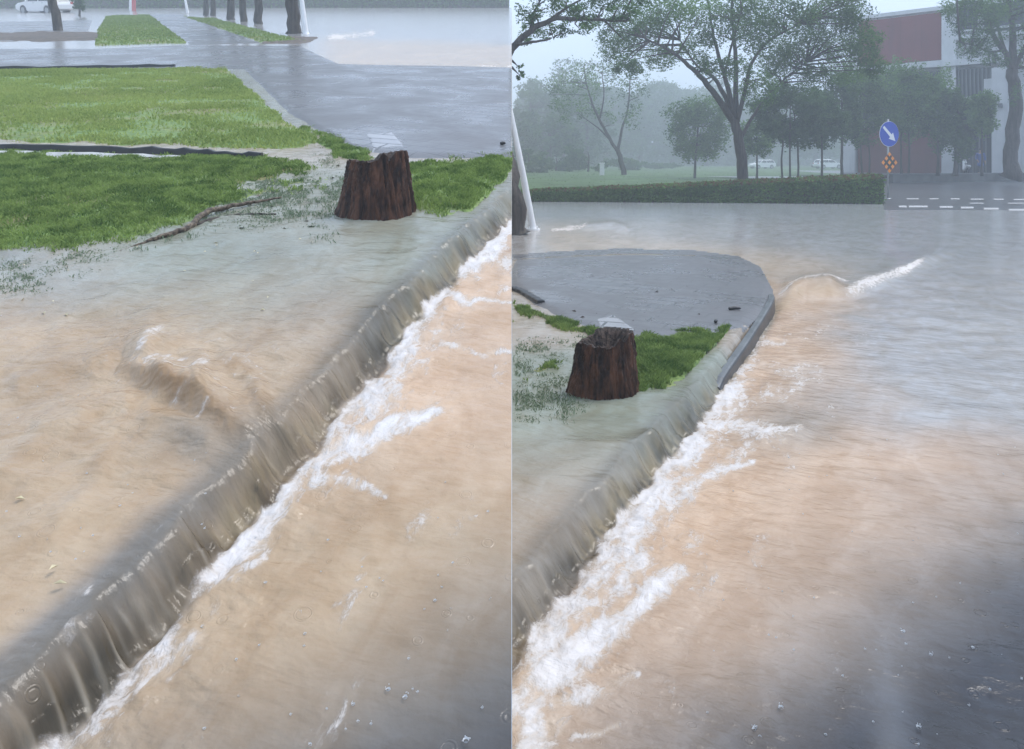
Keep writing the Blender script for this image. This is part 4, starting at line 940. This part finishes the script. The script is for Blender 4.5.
# small things on the ground
def twig(label, p, L, ang, r):
    root = thing('dead_twig', label, 'twig', p, ang)
    mb = MB(); pp, rr = smooth_path([(-L / 2, 0, r), (-.1 * L, .06 * L, r * 1.3), (.25 * L, -.03 * L, r * 1.3), (L / 2, .05 * L, r)], [r, r * 1.2, r, r * .4], 4); mb.tube(pp, rr, 7); mb.build('stick', M['black'], root, True)
twig('short dark stick on the grey paving near the kerb corner', RG(735, 310, UP + .02), .12, .1, .014)
twig('small dark chip of wood on the paving, nearer the bright grass', RG(716, 323, UP + .02), .05, 1.2, .014)
twig('dark bark chip on the hillside paving near the seam', LG(503, 147) + Vector((0, 0, .02)), .05, .3, .014)
def flecks(name, pts, size, mat):
    C = np.array([tuple(p) for p in pts]); n = len(C)
    a = rng.uniform(0, 6.28, n); L = size * rng.uniform(.5, 1.4, n)
    ax = np.stack([np.cos(a), np.sin(a), rng.uniform(-.2, .2, n)], -1) * L[:, None]; bx = np.stack([-np.sin(a), np.cos(a), rng.uniform(-.3, .3, n)], -1) * (L * .5)[:, None]
    Zu = np.array([0, 0, .004])
    v = np.stack([C - ax + Zu, C - bx + Zu * 2, C + ax + Zu, C + bx + Zu * 3], 1).reshape(-1, 3)
    return tag(npmesh(name, v, np.arange(n * 4).reshape(n, 4), M[mat], smooth=False), kind='stuff')
fp = [LG(148, 229), LG(216, 246), LG(255, 252), LG(300, 240), LG(312, 243), LG(188, 107), LG(54, 569), LG(60, 585), LG(258, 254), LG(20, 500), LG(100, 430), LG(240, 330), LG(24, 266)] + [LG(random.uniform(0, 300), random.uniform(240, 330)) for _ in range(14)]
flecks('leaf_litter', fp, .012, 'litter')
fp = [LG(random.uniform(-20, 340), 160 + random.random() ** 2 * 70) for _ in range(60)] + [LG(random.gauss(425, 12), random.gauss(166, 4)) for _ in range(30)] + [LG(random.uniform(0, 100), random.uniform(30, 42)) for _ in range(60)] + [LG(random.uniform(256, 500), random.uniform(80, 150)) for _ in range(18)]
flecks('leaf_litter', fp, .02, 'darklitter')
fp = [RG(random.uniform(625, 690), random.uniform(336, 350), UP + .02) for _ in range(30)] + [RG(random.uniform(520, 760), random.uniform(262, 330), UP + .018) for _ in range(16)]
flecks('leaf_litter', fp, .02, 'darklitter')

# rain splashes: little crowns and beads thrown up where drops strike
bm = bmesh.new()
def splash(p, r):
    n = random.randint(4, 7)
    for k in range(n):
        a = random.uniform(0, 6.28); q = r * random.uniform(.2, 1.0); hh = r * random.uniform(.1, 1.3)
        m_ = bmesh.ops.create_icosphere(bm, subdivisions=1, radius=r * random.uniform(.07, .16))
        bmesh.ops.transform(bm, matrix=Matrix.Translation(p + Vector((math.cos(a) * q, math.sin(a) * q, hh))) @ Matrix.Diagonal((1, 1, random.uniform(1, 2.2), 1)), verts=m_['verts'])
    seg = 12; z0 = Vector((0, 0, .001)); prev = None; first = None
    for k in range(seg):
        a = 2 * math.pi * k / seg; o = Vector((math.cos(a), math.sin(a), 0)); hh = r * random.uniform(.15, .6)
        cur = (bm.verts.new(p + o * r * .55), bm.verts.new(p + o * r * .72 + Vector((0, 0, hh))))
        if prev: bm.faces.new((prev[0], cur[0], cur[1], prev[1]))
        else: first = cur
        prev = cur
for px, py, r in [(466, 741, .010), (405, 698, .008), (388, 690, .008)]:
    splash(LG(px, py, 0.004), r)
for px, py, r in [(781, 708, .010), (760, 738, .008), (754, 730, .008), (903, 632, .010), (919, 728, .010), (755, 728, .009), (973, 648, .007), (931, 655, .008), (990, 690, .006)]:
    splash(RG(px, py, 0.004), r)
for _ in range(46): splash(LG(random.uniform(200, 505), random.uniform(470, 748), .004), random.uniform(.003, .006))
for _ in range(60): splash(RG(random.uniform(700, 1022), random.uniform(430, 748), .004), random.uniform(.003, .006))
for _ in range(40): splash(LG(random.uniform(0, 250), random.uniform(300, 560)), random.uniform(.003, .005))
me = bpy.data.meshes.new('rain_splash'); bm.to_mesh(me); bm.free(); me.materials.append(M['drop'])
tag(link(bpy.data.objects.new('rain_splash', me)), kind='stuff')

# =================================================================== poles, signs
def pole(label, pts, r, name='lamp_post'):
    b = Vector(pts[0]); root = thing(name, label, 'post', b)
    mb = MB(); pp, rr = smooth_path([Vector(p) - b for p in pts], r, 6); mb.tube(pp, rr, 16); mb.build('shaft', M['white'], root, True)
    mb = MB(); mb.cyl((0, 0, .0), r[0] * 1.7, r[0] * 1.6, .05); 
    for a in range(4): mb.cyl((math.cos(a * 1.57 + .78) * r[0] * 1.35, math.sin(a * 1.57 + .78) * r[0] * 1.35, .045), .018, .018, .06, seg=8)
    mb.build('base_plate', M['white'], root); return root
Y0 = 27.8
pole('white post leaning beside the flared tree trunk up the hillside', [W(306.5, 36, Y0), W(305.5, 32, Y0), W(304, 20, Y0), W(301, -4, Y0), W(288, -90, Y0)], [.16, .11, .10, .085, .07])
Y0 = 17.2
pole('leaning white post at the seam of the flooded road, in front of a dark trunk', [W(533, 229.5, Y0), W(531.5, 222, Y0), W(523, 175, Y0), W(514, 130, Y0), W(509, 105, Y0)], [.10, .085, .075, .065, .06])
g = W(188, 14, 59); pole('thin white post by the far hillside path', [g, g + Vector((-.2, 0, 1.0)), g + Vector((-.4, 0, 2.0)), g + Vector((-.5, 0, 3.4))], [.11, .09, .08, .07], 'thin_post')
g = W(132, 12, 66)
rt = thing('warning_board', 'red and white upright board beyond the far hillside lawn', 'sign board', g)
MB().box((-.12, 0, 1.1), (.22, .10, 2.3), bev=.01).build('white_half', M['white'], rt)
MB().box((.16, 0, 1.1), (.32, .10, 2.3), bev=.01).build('red_half', M['redpost'], rt)

Y0 = 30.2; g = RG(888, 199.6); g.z = 0
sg_ = thing('arrow_sign', 'round blue arrow sign over an amber dotted diamond board on one steel post', 'road sign', g, R(21))
mb = MB(); mb.cyl((0, 0, 1.6), .038, .038, 3.3, seg=14); mb.cyl((0, 0, .03), .13, .11, .06); mb.build('post', M['steel'], sg_, True)
zc = H + (160 - 134) / F * Y0; rd = .50
mb = MB(); mb.cyl((0, -.06, zc), rd, rd, .02, 'Y', 48); disc = mb.build('round_panel', M['blue'], sg_)
mb = MB()
pts_ = [(-.43, -.055), (.10, -.065), (.10, -.17), (.42, 0), (.10, .17), (.10, .065), (-.43, .055)]
an = R(-42); ca, sa = math.cos(an), math.sin(an)
mb.prism([(x * ca - y * sa, zc + x * sa + y * ca) for x, y in pts_], -.076, -.071); mb.build('arrow', M['signwhite'], disc)
mb = MB(); mb.cyl((0, -.054, zc), rd + .012, rd + .012, .014, 'Y', 48); mb.build('rim', M['signwhite'], disc)
zd = H + (160 - 162.5) / F * Y0; hd_ = .40
mb = MB(); mb.prism([(-hd_, zd), (0, zd - hd_), (hd_, zd), (0, zd + hd_)], -.07, -.05); dm = mb.build('diamond_panel', M['signblack'], sg_)
mb = MB()
e = hd_; i_ = hd_ * .90
for k in range(4):
    A = [(-e, 0), (0, -e), (e, 0), (0, e)]; Bq = [(-i_, 0), (0, -i_), (i_, 0), (0, i_)]
    p = [A[k], A[(k + 1) % 4], Bq[(k + 1) % 4], Bq[k]]; mb.prism([(x, zd + z) for x, z in p], -.077, -.0705)
mb.build('border', M['signred'], dm)
for i in range(3):
    for j in range(3):
        u = (i - 1) * .235; v = (j - 1) * .235; x = (u - v) * .7071; z = (u + v) * .7071
        mb = MB(); rr_ = .092; mb.prism([(x - rr_, zd + z), (x, zd + z - rr_), (x + rr_, zd + z), (x, zd + z + rr_)], -.079, -.0705); mb.build('reflector', M['amber'], dm)
for zz in (zc - .2, zc + .2, zd - .05): 
    MB().box((0, -.02, zz), (.12, .07, .05)).build('bracket', M['steel'], sg_)

# =================================================================== building, wall, scooter, person, cars
fa = Vector(((942 - 512) / F * 54, 54.0, 0)); fbp = Vector(((850 - 512) / F * 58.3, 58.3, 0))
fx = (fa - fbp).normalized(); fn = Vector((fx.y, -fx.x, 0))     # along the facade, out of it
if fn.y > 0: fn = -fn
rotF = math.atan2(fx.y, fx.x)
def FU(px):                                    # position along the facade (from the left end) seen at px
    k = (px - 512) / F; dx, dy = fx.x, fx.y
    return (k * fbp.y - fbp.x) / (dx - k * dy)
def FZ(px, py): u = FU(px); Y = fbp.y + fx.y * u; return H - (py - 160) * Y / F
bld = thing('campus_building', 'white building with big dark red wall panels behind the roadside trees', 'building', fbp, rotF)
def fbox(name, px0, px1, py0, py1, y0, y1, mat, parent=bld, ref=None, bev=0.0, mb=None):
    u0, u1 = FU(px0), FU(px1); r = ref or (px0 + px1) / 2; z1, z0 = FZ(r, py0), FZ(r, py1)
    m_ = MB().box(((u0 + u1) / 2, (y0 + y1) / 2, (z0 + z1) / 2), (abs(u1 - u0), abs(y1 - y0), abs(z1 - z0)), bev=bev)
    return m_.build(name, mat, parent)
fbox('wall', 846, 1080, 9, 182, 0.6, 14, M['whitewall'], ref=942)
up_panel = fbox('red_panel', 858, 941.5, 13, 60, 0.18, 0.58, M['redwall'], ref=930)
low_panel = fbox('red_panel', 857, 940, 126, 182, 0.2, 0.58, M['brownwall'], ref=940)
fbox('floor_slab', 846, 1080, 60.5, 67, -0.35, 0.598, M['whitewall'], ref=942)
fbox('pier', 844, 855.5, 66.5, 182, -0.2, 0.597, M['whitewall'], ref=850)
fbox('pier', 941.8, 956, 12, 182, -0.1, 0.595, M['whitewall'], ref=950)
fbox('column', 993, 1009, 68, 182, -0.5, 0.594, M['whitewall'], ref=1000)
fbox('window', 858, 940, 70, 124, 0.35, 0.58, M['window'], ref=940)
w1 = fbox('window', 958.5, 976, 2, 30, 0.3, 0.58, M['window'], ref=960)
fbox('window', 984, 1030, 2, 30, 0.3, 0.58, M['window'], ref=1000)
lv = fbox('louvre', 957, 992.5, 69, 97, 0.2, 0.58, M['window'], ref=960)
for k in range(9): fbox('blade', 957.5 + k * 4.0, 959.0 + k * 4.0, 69, 97, 0.05, 0.198, M['louvre'], parent=lv, ref=960)
fbox('screen', 984, 992, 79, 96, -0.1, 0.04, M['whitewall'], ref=985)
dr = fbox('door', 957, 992.5, 112, 182, 0.3, 0.58, M['window'], ref=960)
for k in range(6): fbox('door_bar', 958 + k * 6.6, 959.4 + k * 6.6, 112, 180, 0.2, 0.298, M['louvre'], parent=dr, ref=960)
for f0, f1, yy in ((957.6, 977, 30.2), (983, 1031, 30.2), (956.5, 993, 97.2)): fbox('sill', f0, f1, yy, yy + 1.6, -.02, 0.59, M['whitewall'], ref=960)
for xx in (961.5, 966.5, 971.5): fbox('mullion', xx, xx + .7, 2, 30, 0.22, 0.298, M['louvre'], parent=w1, ref=960)
fbox('floor_slab', 956.4, 1080, 36, 40, -0.25, 0.592, M['whitewall'], ref=960)
for k in range(1, 4): fbox('joint', 858 + k * 20.9, 858.5 + k * 20.9, 13.2, 59.8, 0.170, 0.1795, M['brownwall'], parent=up_panel, ref=930)
MB().tube([(FU(1012), -.62, .6), (FU(1012), -.62, FZ(1000, 12))], .07, 8).build('drain_pipe', M['louvre'], bld, True)
fbox('roof_edge', 846, 1080, 5, 9, 0.3, 14, M['whitewall'], ref=942)
fbox('vent_box', 1000, 1004, 104, 108, -0.8, -0.502, M['louvre'], ref=1000)
# low wall with the terrace behind it
wa = RG(893, 185.5); wb = RG(1200, 181)
t_ = (wb - wa).normalized(); L_ = (wb - wa).length
lw = thing('boundary_wall', 'low stained grey wall along the far side of the wet road', 'wall', wa, math.atan2(t_.y, t_.x))
MB().box((L_ / 2, .15, .30), (L_, .30, .75), bev=.02).build('wall', M['lowwall'], lw)
MB().box((L_ / 2, .15, .705), (L_ + .05, .40, .07), bev=.015).build('coping', M['louvre'], lw)
sheet('terrace', [(wa.x, wa.y + .28), (wb.x, wb.y + .28), (90, 70), (26, 70), (wa.x - .2, 58)], 0.62, M['asphalt'])
TZ = 0.62
# trees standing behind the low wall keep their feet on the terrace; scooter
def scooter(label, loc, rz):
    root = thing('scooter', label, 'scooter', loc, rz)
    for x in (-.62, .62):
        m_ = MB(); bm_ = m_.bm
        ringp = [Vector((x + math.cos(a) * .2, 0, .24 + math.sin(a) * .2)) for a in np.linspace(0, 2 * math.pi, 25)]
        m_.tube(ringp, .055, 8, False); tw = m_.build('wheel', M['tyre'], root, True)
        MB().cyl((x, 0, .24), .13, .13, .06, 'Y', 20).build('rim', M['rim'], tw)
    m_ = MB(); m_.prism([(.30, .22), (-.20, .22), (-.35, .40), (-.80, .52), (-.78, .66), (-.30, .66), (-.10, .40), (.28, .34), (.42, .95), (.50, .93), (.46, .30)], -.13, .13); bmesh.ops.bevel(m_.bm, geom=list(m_.bm.edges), offset=.03, segments=2, affect='EDGES'); m_.build('body', M['carwhite'], root, True)
    MB().box((-.45, 0, .72), (.66, .24, .09), bev=.035).build('seat', M['tyre'], root, True)
    m_ = MB(); m_.tube([(.62, 0, .26), (.52, 0, .7), (.44, 0, 1.02)], .028, 8); m_.tube([(.40, -.32, 1.06), (.45, 0, 1.02), (.40, .32, 1.06)], .02, 8); m_.build('handlebar', M['steel'], root, True)
    MB().ball((.52, 0, .93), .085, (1, 1.1, 1)).build('headlight', M['lamp'], root, True)
    m_ = MB(); m_.prism([(.44, .47), (.84, .40), (.80, .48), (.62, .53), (.46, .53)], -.07, .07); m_.build('mudguard', M['carwhite'], root)
    return root
ps = W(966, 172, 50.6); ps.z = TZ; scooter('white scooter parked behind the low wall left of the person in blue', ps, R(70))
# person in a blue raincoat
def person(label, loc, rz):
    root = thing('person', label, 'person', loc, rz)
    def skin(name, vs, es, rd, mat, sub=2):
        me = bpy.data.meshes.new(name); me.from_pydata(vs, es, []); o = link(bpy.data.objects.new(name, me), root); me.materials.append(mat)
        sm = o.modifiers.new('Skin', 'SKIN')
        for i, r in enumerate(rd): me.skin_vertices[0].data[i].radius = (r if isinstance(r, tuple) else (r, r))
        me.skin_vertices[0].data[0].use_root = True
        ss = o.modifiers.new('Sub', 'SUBSURF'); ss.levels = sub; ss.render_levels = sub
        dg = bpy.context.evaluated_depsgraph_get(); m2 = bpy.data.meshes.new_from_object(o.evaluated_get(dg))
        o.modifiers.clear(); o.data = m2
        for p in m2.polygons: p.use_smooth = True
        return o
    bpy.context.view_layer.update()
    vs = [(0, 0, .93), (0, 0, 1.15), (0, 0, 1.38), (0, .01, 1.48), (0, .02, 1.56), (0, .01, 1.66), (0, .0, 1.73),
          (.10, 0, .90), (.11, .02, .50), (.11, -.01, .09), (.115, .13, .04), (-.10, 0, .90), (-.11, .0, .50), (-.11, -.03, .09), (-.115, .11, .04),
          (.19, 0, 1.40), (.25, -.03, 1.14), (.22, .12, .96), (.20, .20, .93), (-.19, 0, 1.40), (-.26, -.04, 1.13), (-.27, .03, .88), (-.27, .05, .80)]
    es = [(0, 1), (1, 2), (2, 3), (3, 4), (4, 5), (5, 6), (0, 7), (7, 8), (8, 9), (9, 10), (0, 11), (11, 12), (12, 13), (13, 14), (2, 15), (15, 16), (16, 17), (17, 18), (2, 19), (19, 20), (20, 21), (21, 22)]
    rd = [(.15, .11), (.14, .10), (.16, .10), .06, .06, (.085, .10), .075, .085, .06, .045, .04, .085, .06, .045, .04, .06, .045, .035, .03, .06, .045, .035, .03]
    skin('body', vs, es, rd, M['skin'])
    skin('raincoat', [(0, 0, 1.0), (0, 0, 1.25), (0, 0, 1.43), (0, 0, .75), (0, 0, .48), (.20, 0, 1.40), (.27, -.03, 1.13), (.235, .10, .99), (-.20, 0, 1.40), (-.28, -.04, 1.12), (-.285, .02, .92)],
         [(0, 1), (1, 2), (0, 3), (3, 4), (2, 5), (5, 6), (6, 7), (2, 8), (8, 9), (9, 10)], [(.20, .15), (.19, .14), (.17, .12), (.22, .17), (.24, .19), .085, .075, .06, .085, .075, .06], M['coat'])
    skin('trousers', [(0, 0, .86), (.10, 0, .82), (.11, .02, .50), (.11, -.01, .12), (-.10, 0, .82), (-.11, 0, .50), (-.11, -.03, .12)], [(0, 1), (1, 2), (2, 3), (0, 4), (4, 5), (5, 6)], [.12, .10, .08, .065, .10, .08, .065], M['trouser'])
    for sx in (-1, 1): MB().ball((sx * .035, .098, 1.665), .012).build('eye', M['hair'], root, True)
    MB().ball((0, .108, 1.635), .018, (.8, 1.1, 1.3)).build('nose', M['skin'], root, True)
    MB().ball((0, .0, 1.70), .108, (1, 1.05, .85)).build('hair', M['hair'], root, True)
    for wx, wy, wz, sx in ((-.27, .05, .82, -1), (.20, .21, .94, 1)):
        hv = [(wx, wy, wz), (wx, wy + .01, wz - .05)]; he = [(0, 1)]; hr = [.026, .030]
        for a, l in ((-.030, .06), (-.010, .075), (.010, .072), (.030, .055)):
            k = len(hv); hv += [(wx + a * .5, wy + a * .8 + .012, wz - .085), (wx + a * .5, wy + a * .8 + .02, wz - .085 - l * .55), (wx + a * .45, wy + a * .8 + .03, wz - .085 - l)]; he += [(1, k), (k, k + 1), (k + 1, k + 2)]; hr += [.010, .009, .007]
        k = len(hv); hv += [(wx - sx * .02, wy + .05, wz - .05), (wx - sx * .022, wy + .062, wz - .085)]; he += [(1, k), (k, k + 1)]; hr += [.011, .008]
        skin('hand', hv, he, hr, M['skin'], 1)
    for sx in (-1, 1): MB().ball((sx * .113, .06 - (.03 if sx < 0 else .01), .05), .06, (.8, 2.0, .8)).build('shoe', M['tyre'], root, True)
    return root
pp_ = W(980.5, 171, 50.9); pp_.z = TZ; person('person in a long blue raincoat standing behind the low wall', pp_, R(165))

def car(label, loc, rz, group=None, rx=0.0):
    root = thing('parked_car', label, 'car', loc, rz, group); 
    half = .88
    lower = [(-2.15, .42), (-2.20, .75), (-2.12, .98), (-1.2, 1.02), (.95, 1.0), (1.9, .86), (2.18, .68), (2.20, .40), (1.9, .28), (1.78, .28)] + [(1.37 + .38 * math.cos(a), .33 + .38 * math.sin(a)) for a in np.linspace(.1, math.pi - .1, 9)] + [(.95, .26), (-.95, .26)] + [(-1.33 + .38 * math.cos(a), .33 + .38 * math.sin(a)) for a in np.linspace(.1, math.pi - .1, 9)] + [(-1.8, .28)]
    m_ = MB(); m_.prism(lower, -half, half); body = m_.build('body', M['carwhite'], root)
    def loft(sec, name, mat, parent):
        bm_ = bmesh.new(); r_ = []
        for z, x0, x1, w in sec: r_.append([bm_.verts.new(p) for p in ((x0, -w, z), (x1, -w, z), (x1, w, z), (x0, w, z))])
        for a_, b_ in zip(r_[:-1], r_[1:]):
            for k in range(4): bm_.faces.new((a_[k], a_[(k + 1) % 4], b_[(k + 1) % 4], b_[k]))
        bm_.faces.new(r_[0][::-1]); bm_.faces.new(r_[-1]); bmesh.ops.recalc_face_normals(bm_, faces=bm_.faces)
        bmesh.ops.bevel(bm_, geom=list(bm_.edges), offset=.03, segments=2, affect='EDGES')
        me_ = bpy.data.meshes.new(name); bm_.to_mesh(me_); bm_.free(); me_.materials.append(mat); return link(bpy.data.objects.new(name, me_), parent)
    loft([(.95, -2.0, 1.05, .80), (1.42, -1.72, .35, .70)], 'windows', M['carglass'], root)
    rf = loft([(1.405, -1.78, .42, .715), (1.52, -1.5, .12, .62)], 'roof', M['carwhite'], root)
    for sy in (-1, 1):
        for e0, e1, rr_ in (((1.06, sy * .80, .97), (.38, sy * .705, 1.42), .04), ((-.35, sy * .82, .97), (-.40, sy * .71, 1.42), .035), ((-2.02, sy * .80, .97), (-1.74, sy * .705, 1.42), .06)):
            MB().tube([e0, e1], rr_, 6).build('pillar', M['carwhite'], root)
    for x in (-1.33, 1.37):
        for sy in (-1, 1):
            wh = MB().cyl((x, sy * .80, .33), .33, .33, .2, 'Y', 28).build('wheel', M['tyre'], root); MB().cyl((x, sy * .895, .33), .21, .20, .03, 'Y', 20).build('rim', M['rim'], wh)
    for sy in (-1, 1):
        MB().box((2.10, sy * .64, .72), (.16, .34, .12), bev=.03).build('headlight', M['lamp'], root); MB().box((-2.15, sy * .70, .86), (.10, .26, .18), bev=.02).build('tail_light', M['tail'], root)
        MB().box((.80, sy * .95, 1.05), (.12, .16, .12), bev=.03).build('mirror', M['carwhite'], root)
        for x in (.1, -.9): MB().box((x, sy * .888, .88), (.18, .02, .03)).build('door_handle', M['rim'], root)
    root.rotation_euler = (0, rx, rz); return root
cg = W(46, 14.0, 60); c1 = car('white car parked up the hillside behind the dark leaning trunk', cg, R(150))
c1.rotation_euler = (Matrix.Rotation(math.atan(SL), 3, 'X') @ Matrix.Rotation(R(158), 3, 'Z')).to_euler()
cg = W(762, 168, 128); cg.z = .12; car('white car parked on the far lawn beside the big forked trunk', cg, R(200))
cg = W(828, 166, 120); cg.z = .2; car('faint white car far behind, left of the white pier', cg, R(10))
g = W(602, 187, 68); g.z = .1
rt = thing('marker_post', 'small white marker post on the misty lawn left of the wispy tree', 'post', g)
MB().box((0, 0, .5), (.42, .2, 1.3), bev=.04).build('post', M['white'], rt)
MB().box((0, -.02, 1.2), (.5, .26, .1), bev=.03).build('cap', M['white'], rt)

# =================================================================== hillside trees, hedge and shrub at the top left
def hill_tree(px, py, lean, Y, r, label, n=2200, flare=True, hgt=4.2, tone=.4):
    b = W(px, py, Y); k = Y / F
    T = [b + Vector((0, 0, -.1)), b + Vector((lean * .12, 0, .5)), b + Vector((lean * .5, 0, hgt * .5)), b + Vector((lean, 0.1, hgt))]
    limbs = [(T, [r, r * .92, r * .85, r * .7])]; cls = []
    for j in range(6):
        a = j / 6 * 6.28 + random.random(); e = T[3] + Vector((math.cos(a) * 2.0, math.sin(a) * 2.0, random.uniform(1.4, 3.2)))
        limbs.append(([T[3] - Vector((0, 0, .2)), (T[3] + e) / 2 + Vector((0, 0, .3)), e], [r * .5, r * .32, r * .12]))
        cls.append((e, (1.5, 1.5, 1.1), n // 7))
    cls.append((T[3] + Vector((0, 0, 3.4)), (1.8, 1.8, 1.3), n // 7))
    return tree('hillside_tree', label, 'trees up the hillside', limbs, cls, .17, 'leaf', tone, flare=flare, twigs=False)
hill_tree(59.5, 34, -.9, 30, .19, 'dark leaning trunk in front of the white hillside car')
hill_tree(206, 18, .0, 52, .20, 'leftmost thin trunk in the row up the hillside', flare=False)
hill_tree(213.5, 18, -.2, 51, .20, 'second thin trunk in the hillside row, close beside the leftmost', flare=False)
hill_tree(231, 22.5, -.25, 43, .24, 'third trunk in the hillside row, with clear space on both sides', flare=False)
hill_tree(243.5, 24, -.15, 40, .20, 'fourth trunk in the hillside row, left of the stout fifth', flare=False)
hill_tree(258.5, 26, -.1, 37, .22, 'fifth trunk in the hillside row, next to the flared big trunk', flare=False)
t = hill_tree(294, 37, -.25, 28, .27, 'big trunk with flared roots beside the white hillside post')
a_ = W(296, 8.5, 80); b_ = W(511.5, 9.5, 79); hedge('dark_hedge', 'dark hedge closing the far side of the flooded hillside road', Vector((a_.x, a_.y, a_.z)), Vector((-.35, b_.y, b_.z)), 2.2, 2.2, 1.5, 9000, .26, .1)
a_ = W(-160, 14, 74); b_ = W(293, 9.5, 79)
hedge('pale_hedge', 'greyish hedge behind the hillside car and tree trunks', Vector(a_), Vector(b_), 2.6, 2.6, 1.5, 12000, .26, .1)
g = W(79, 17.5, 50)
tree('shrub', 'dark round shrub at the right end of the white hillside car', None, [([g, g + Vector((.05, 0, .5)), g + Vector((0, .1, 1.0))], [.08, .06, .03])],
     [(g + Vector((random.uniform(-.25, .25), random.uniform(-.3, .3), random.uniform(.4, 1.5))), (.35, .35, .35), 260) for _ in range(6)], .12, 'leafdark', .3, cat='shrub')

# =================================================================== haze, sky, light, camera
bm = bmesh.new(); bmesh.ops.create_cube(bm, size=1.0)
bmesh.ops.transform(bm, matrix=Matrix.Translation((60, 192, 20)) @ Matrix.Diagonal((380, 410, 44, 1)), verts=bm.verts)
me = bpy.data.meshes.new('haze'); bm.to_mesh(me); bm.free()
hm = bpy.data.materials.new('rain haze'); hm.use_nodes = True; nt = hm.node_tree
nt.nodes.remove(nt.nodes['Principled BSDF']); pv_ = nt.nodes.new('ShaderNodeVolumePrincipled')
pv_.inputs['Color'].default_value = (0.86, 0.93, 1.0, 1); pv_.inputs['Density'].default_value = 0.0043; pv_.inputs['Anisotropy'].default_value = 0.0
nt.links.new(pv_.outputs[0], nt.nodes['Material Output'].inputs['Volume']); me.materials.append(hm)
hz = link(bpy.data.objects.new('haze', me)); tag(hz, kind='stuff')

SUN_EL, SUN_AZ = R(62), R(60)
w = bpy.data.worlds.new('World'); scene.world = w; w.use_nodes = True; nt = w.node_tree
bg = nt.nodes['Background']; sky = nt.nodes.new('ShaderNodeTexSky'); sky.sky_type = 'NISHITA'; sky.sun_disc = False
sky.sun_elevation = SUN_EL; sky.sun_rotation = SUN_AZ; sky.dust_density = 4.0; sky.air_density = 1.0; sky.ozone_density = 1.0
mx = nt.nodes.new('ShaderNodeMix'); mx.data_type = 'RGBA'; mx.inputs[0].default_value = 0.72
nt.links.new(sky.outputs[0], mx.inputs[6]); mx.inputs[7].default_value = (5.2, 6.4, 8.3, 1)
nt.links.new(mx.outputs[2], bg.inputs['Color']); bg.inputs['Strength'].default_value = 0.11
sd_ = bpy.data.lights.new('sun', 'SUN'); sd_.energy = 1.35; sd_.angle = R(25); sd_.color = (1.0, 0.97, 0.93)
so = link(bpy.data.objects.new('sun', sd_))
dirv = Vector((math.sin(SUN_AZ) * math.cos(SUN_EL), math.cos(SUN_AZ) * math.cos(SUN_EL), math.sin(SUN_EL)))
so.rotation_euler = (-dirv).to_track_quat('-Z', 'Y').to_euler(); so.location = (5, 5, 30)
cam = bpy.data.cameras.new('camera'); cam.sensor_width = 36; cam.lens = F / 1024 * 36; cam.clip_start = 0.05; cam.clip_end = 2000
cam.shift_y = -(374.5 - 160) / 1024
co = link(bpy.data.objects.new('camera', cam)); co.location = (0, 0, H); co.rotation_euler = (R(90), 0, 0)
scene.camera = co
vs = scene.view_settings; vs.view_transform = 'Standard'; vs.look = 'None'; vs.gamma = 1.0; vs.use_curve_mapping = False; vs.exposure = 0.8
cy = scene.cycles; cy.use_denoising = True; cy.max_bounces = 6; cy.diffuse_bounces = 3; cy.glossy_bounces = 2; cy.transmission_bounces = 3; cy.volume_bounces = 2; cy.transparent_max_bounces = 4
cy.caustics_reflective = False; cy.caustics_refractive = False; cy.sample_clamp_indirect = 6
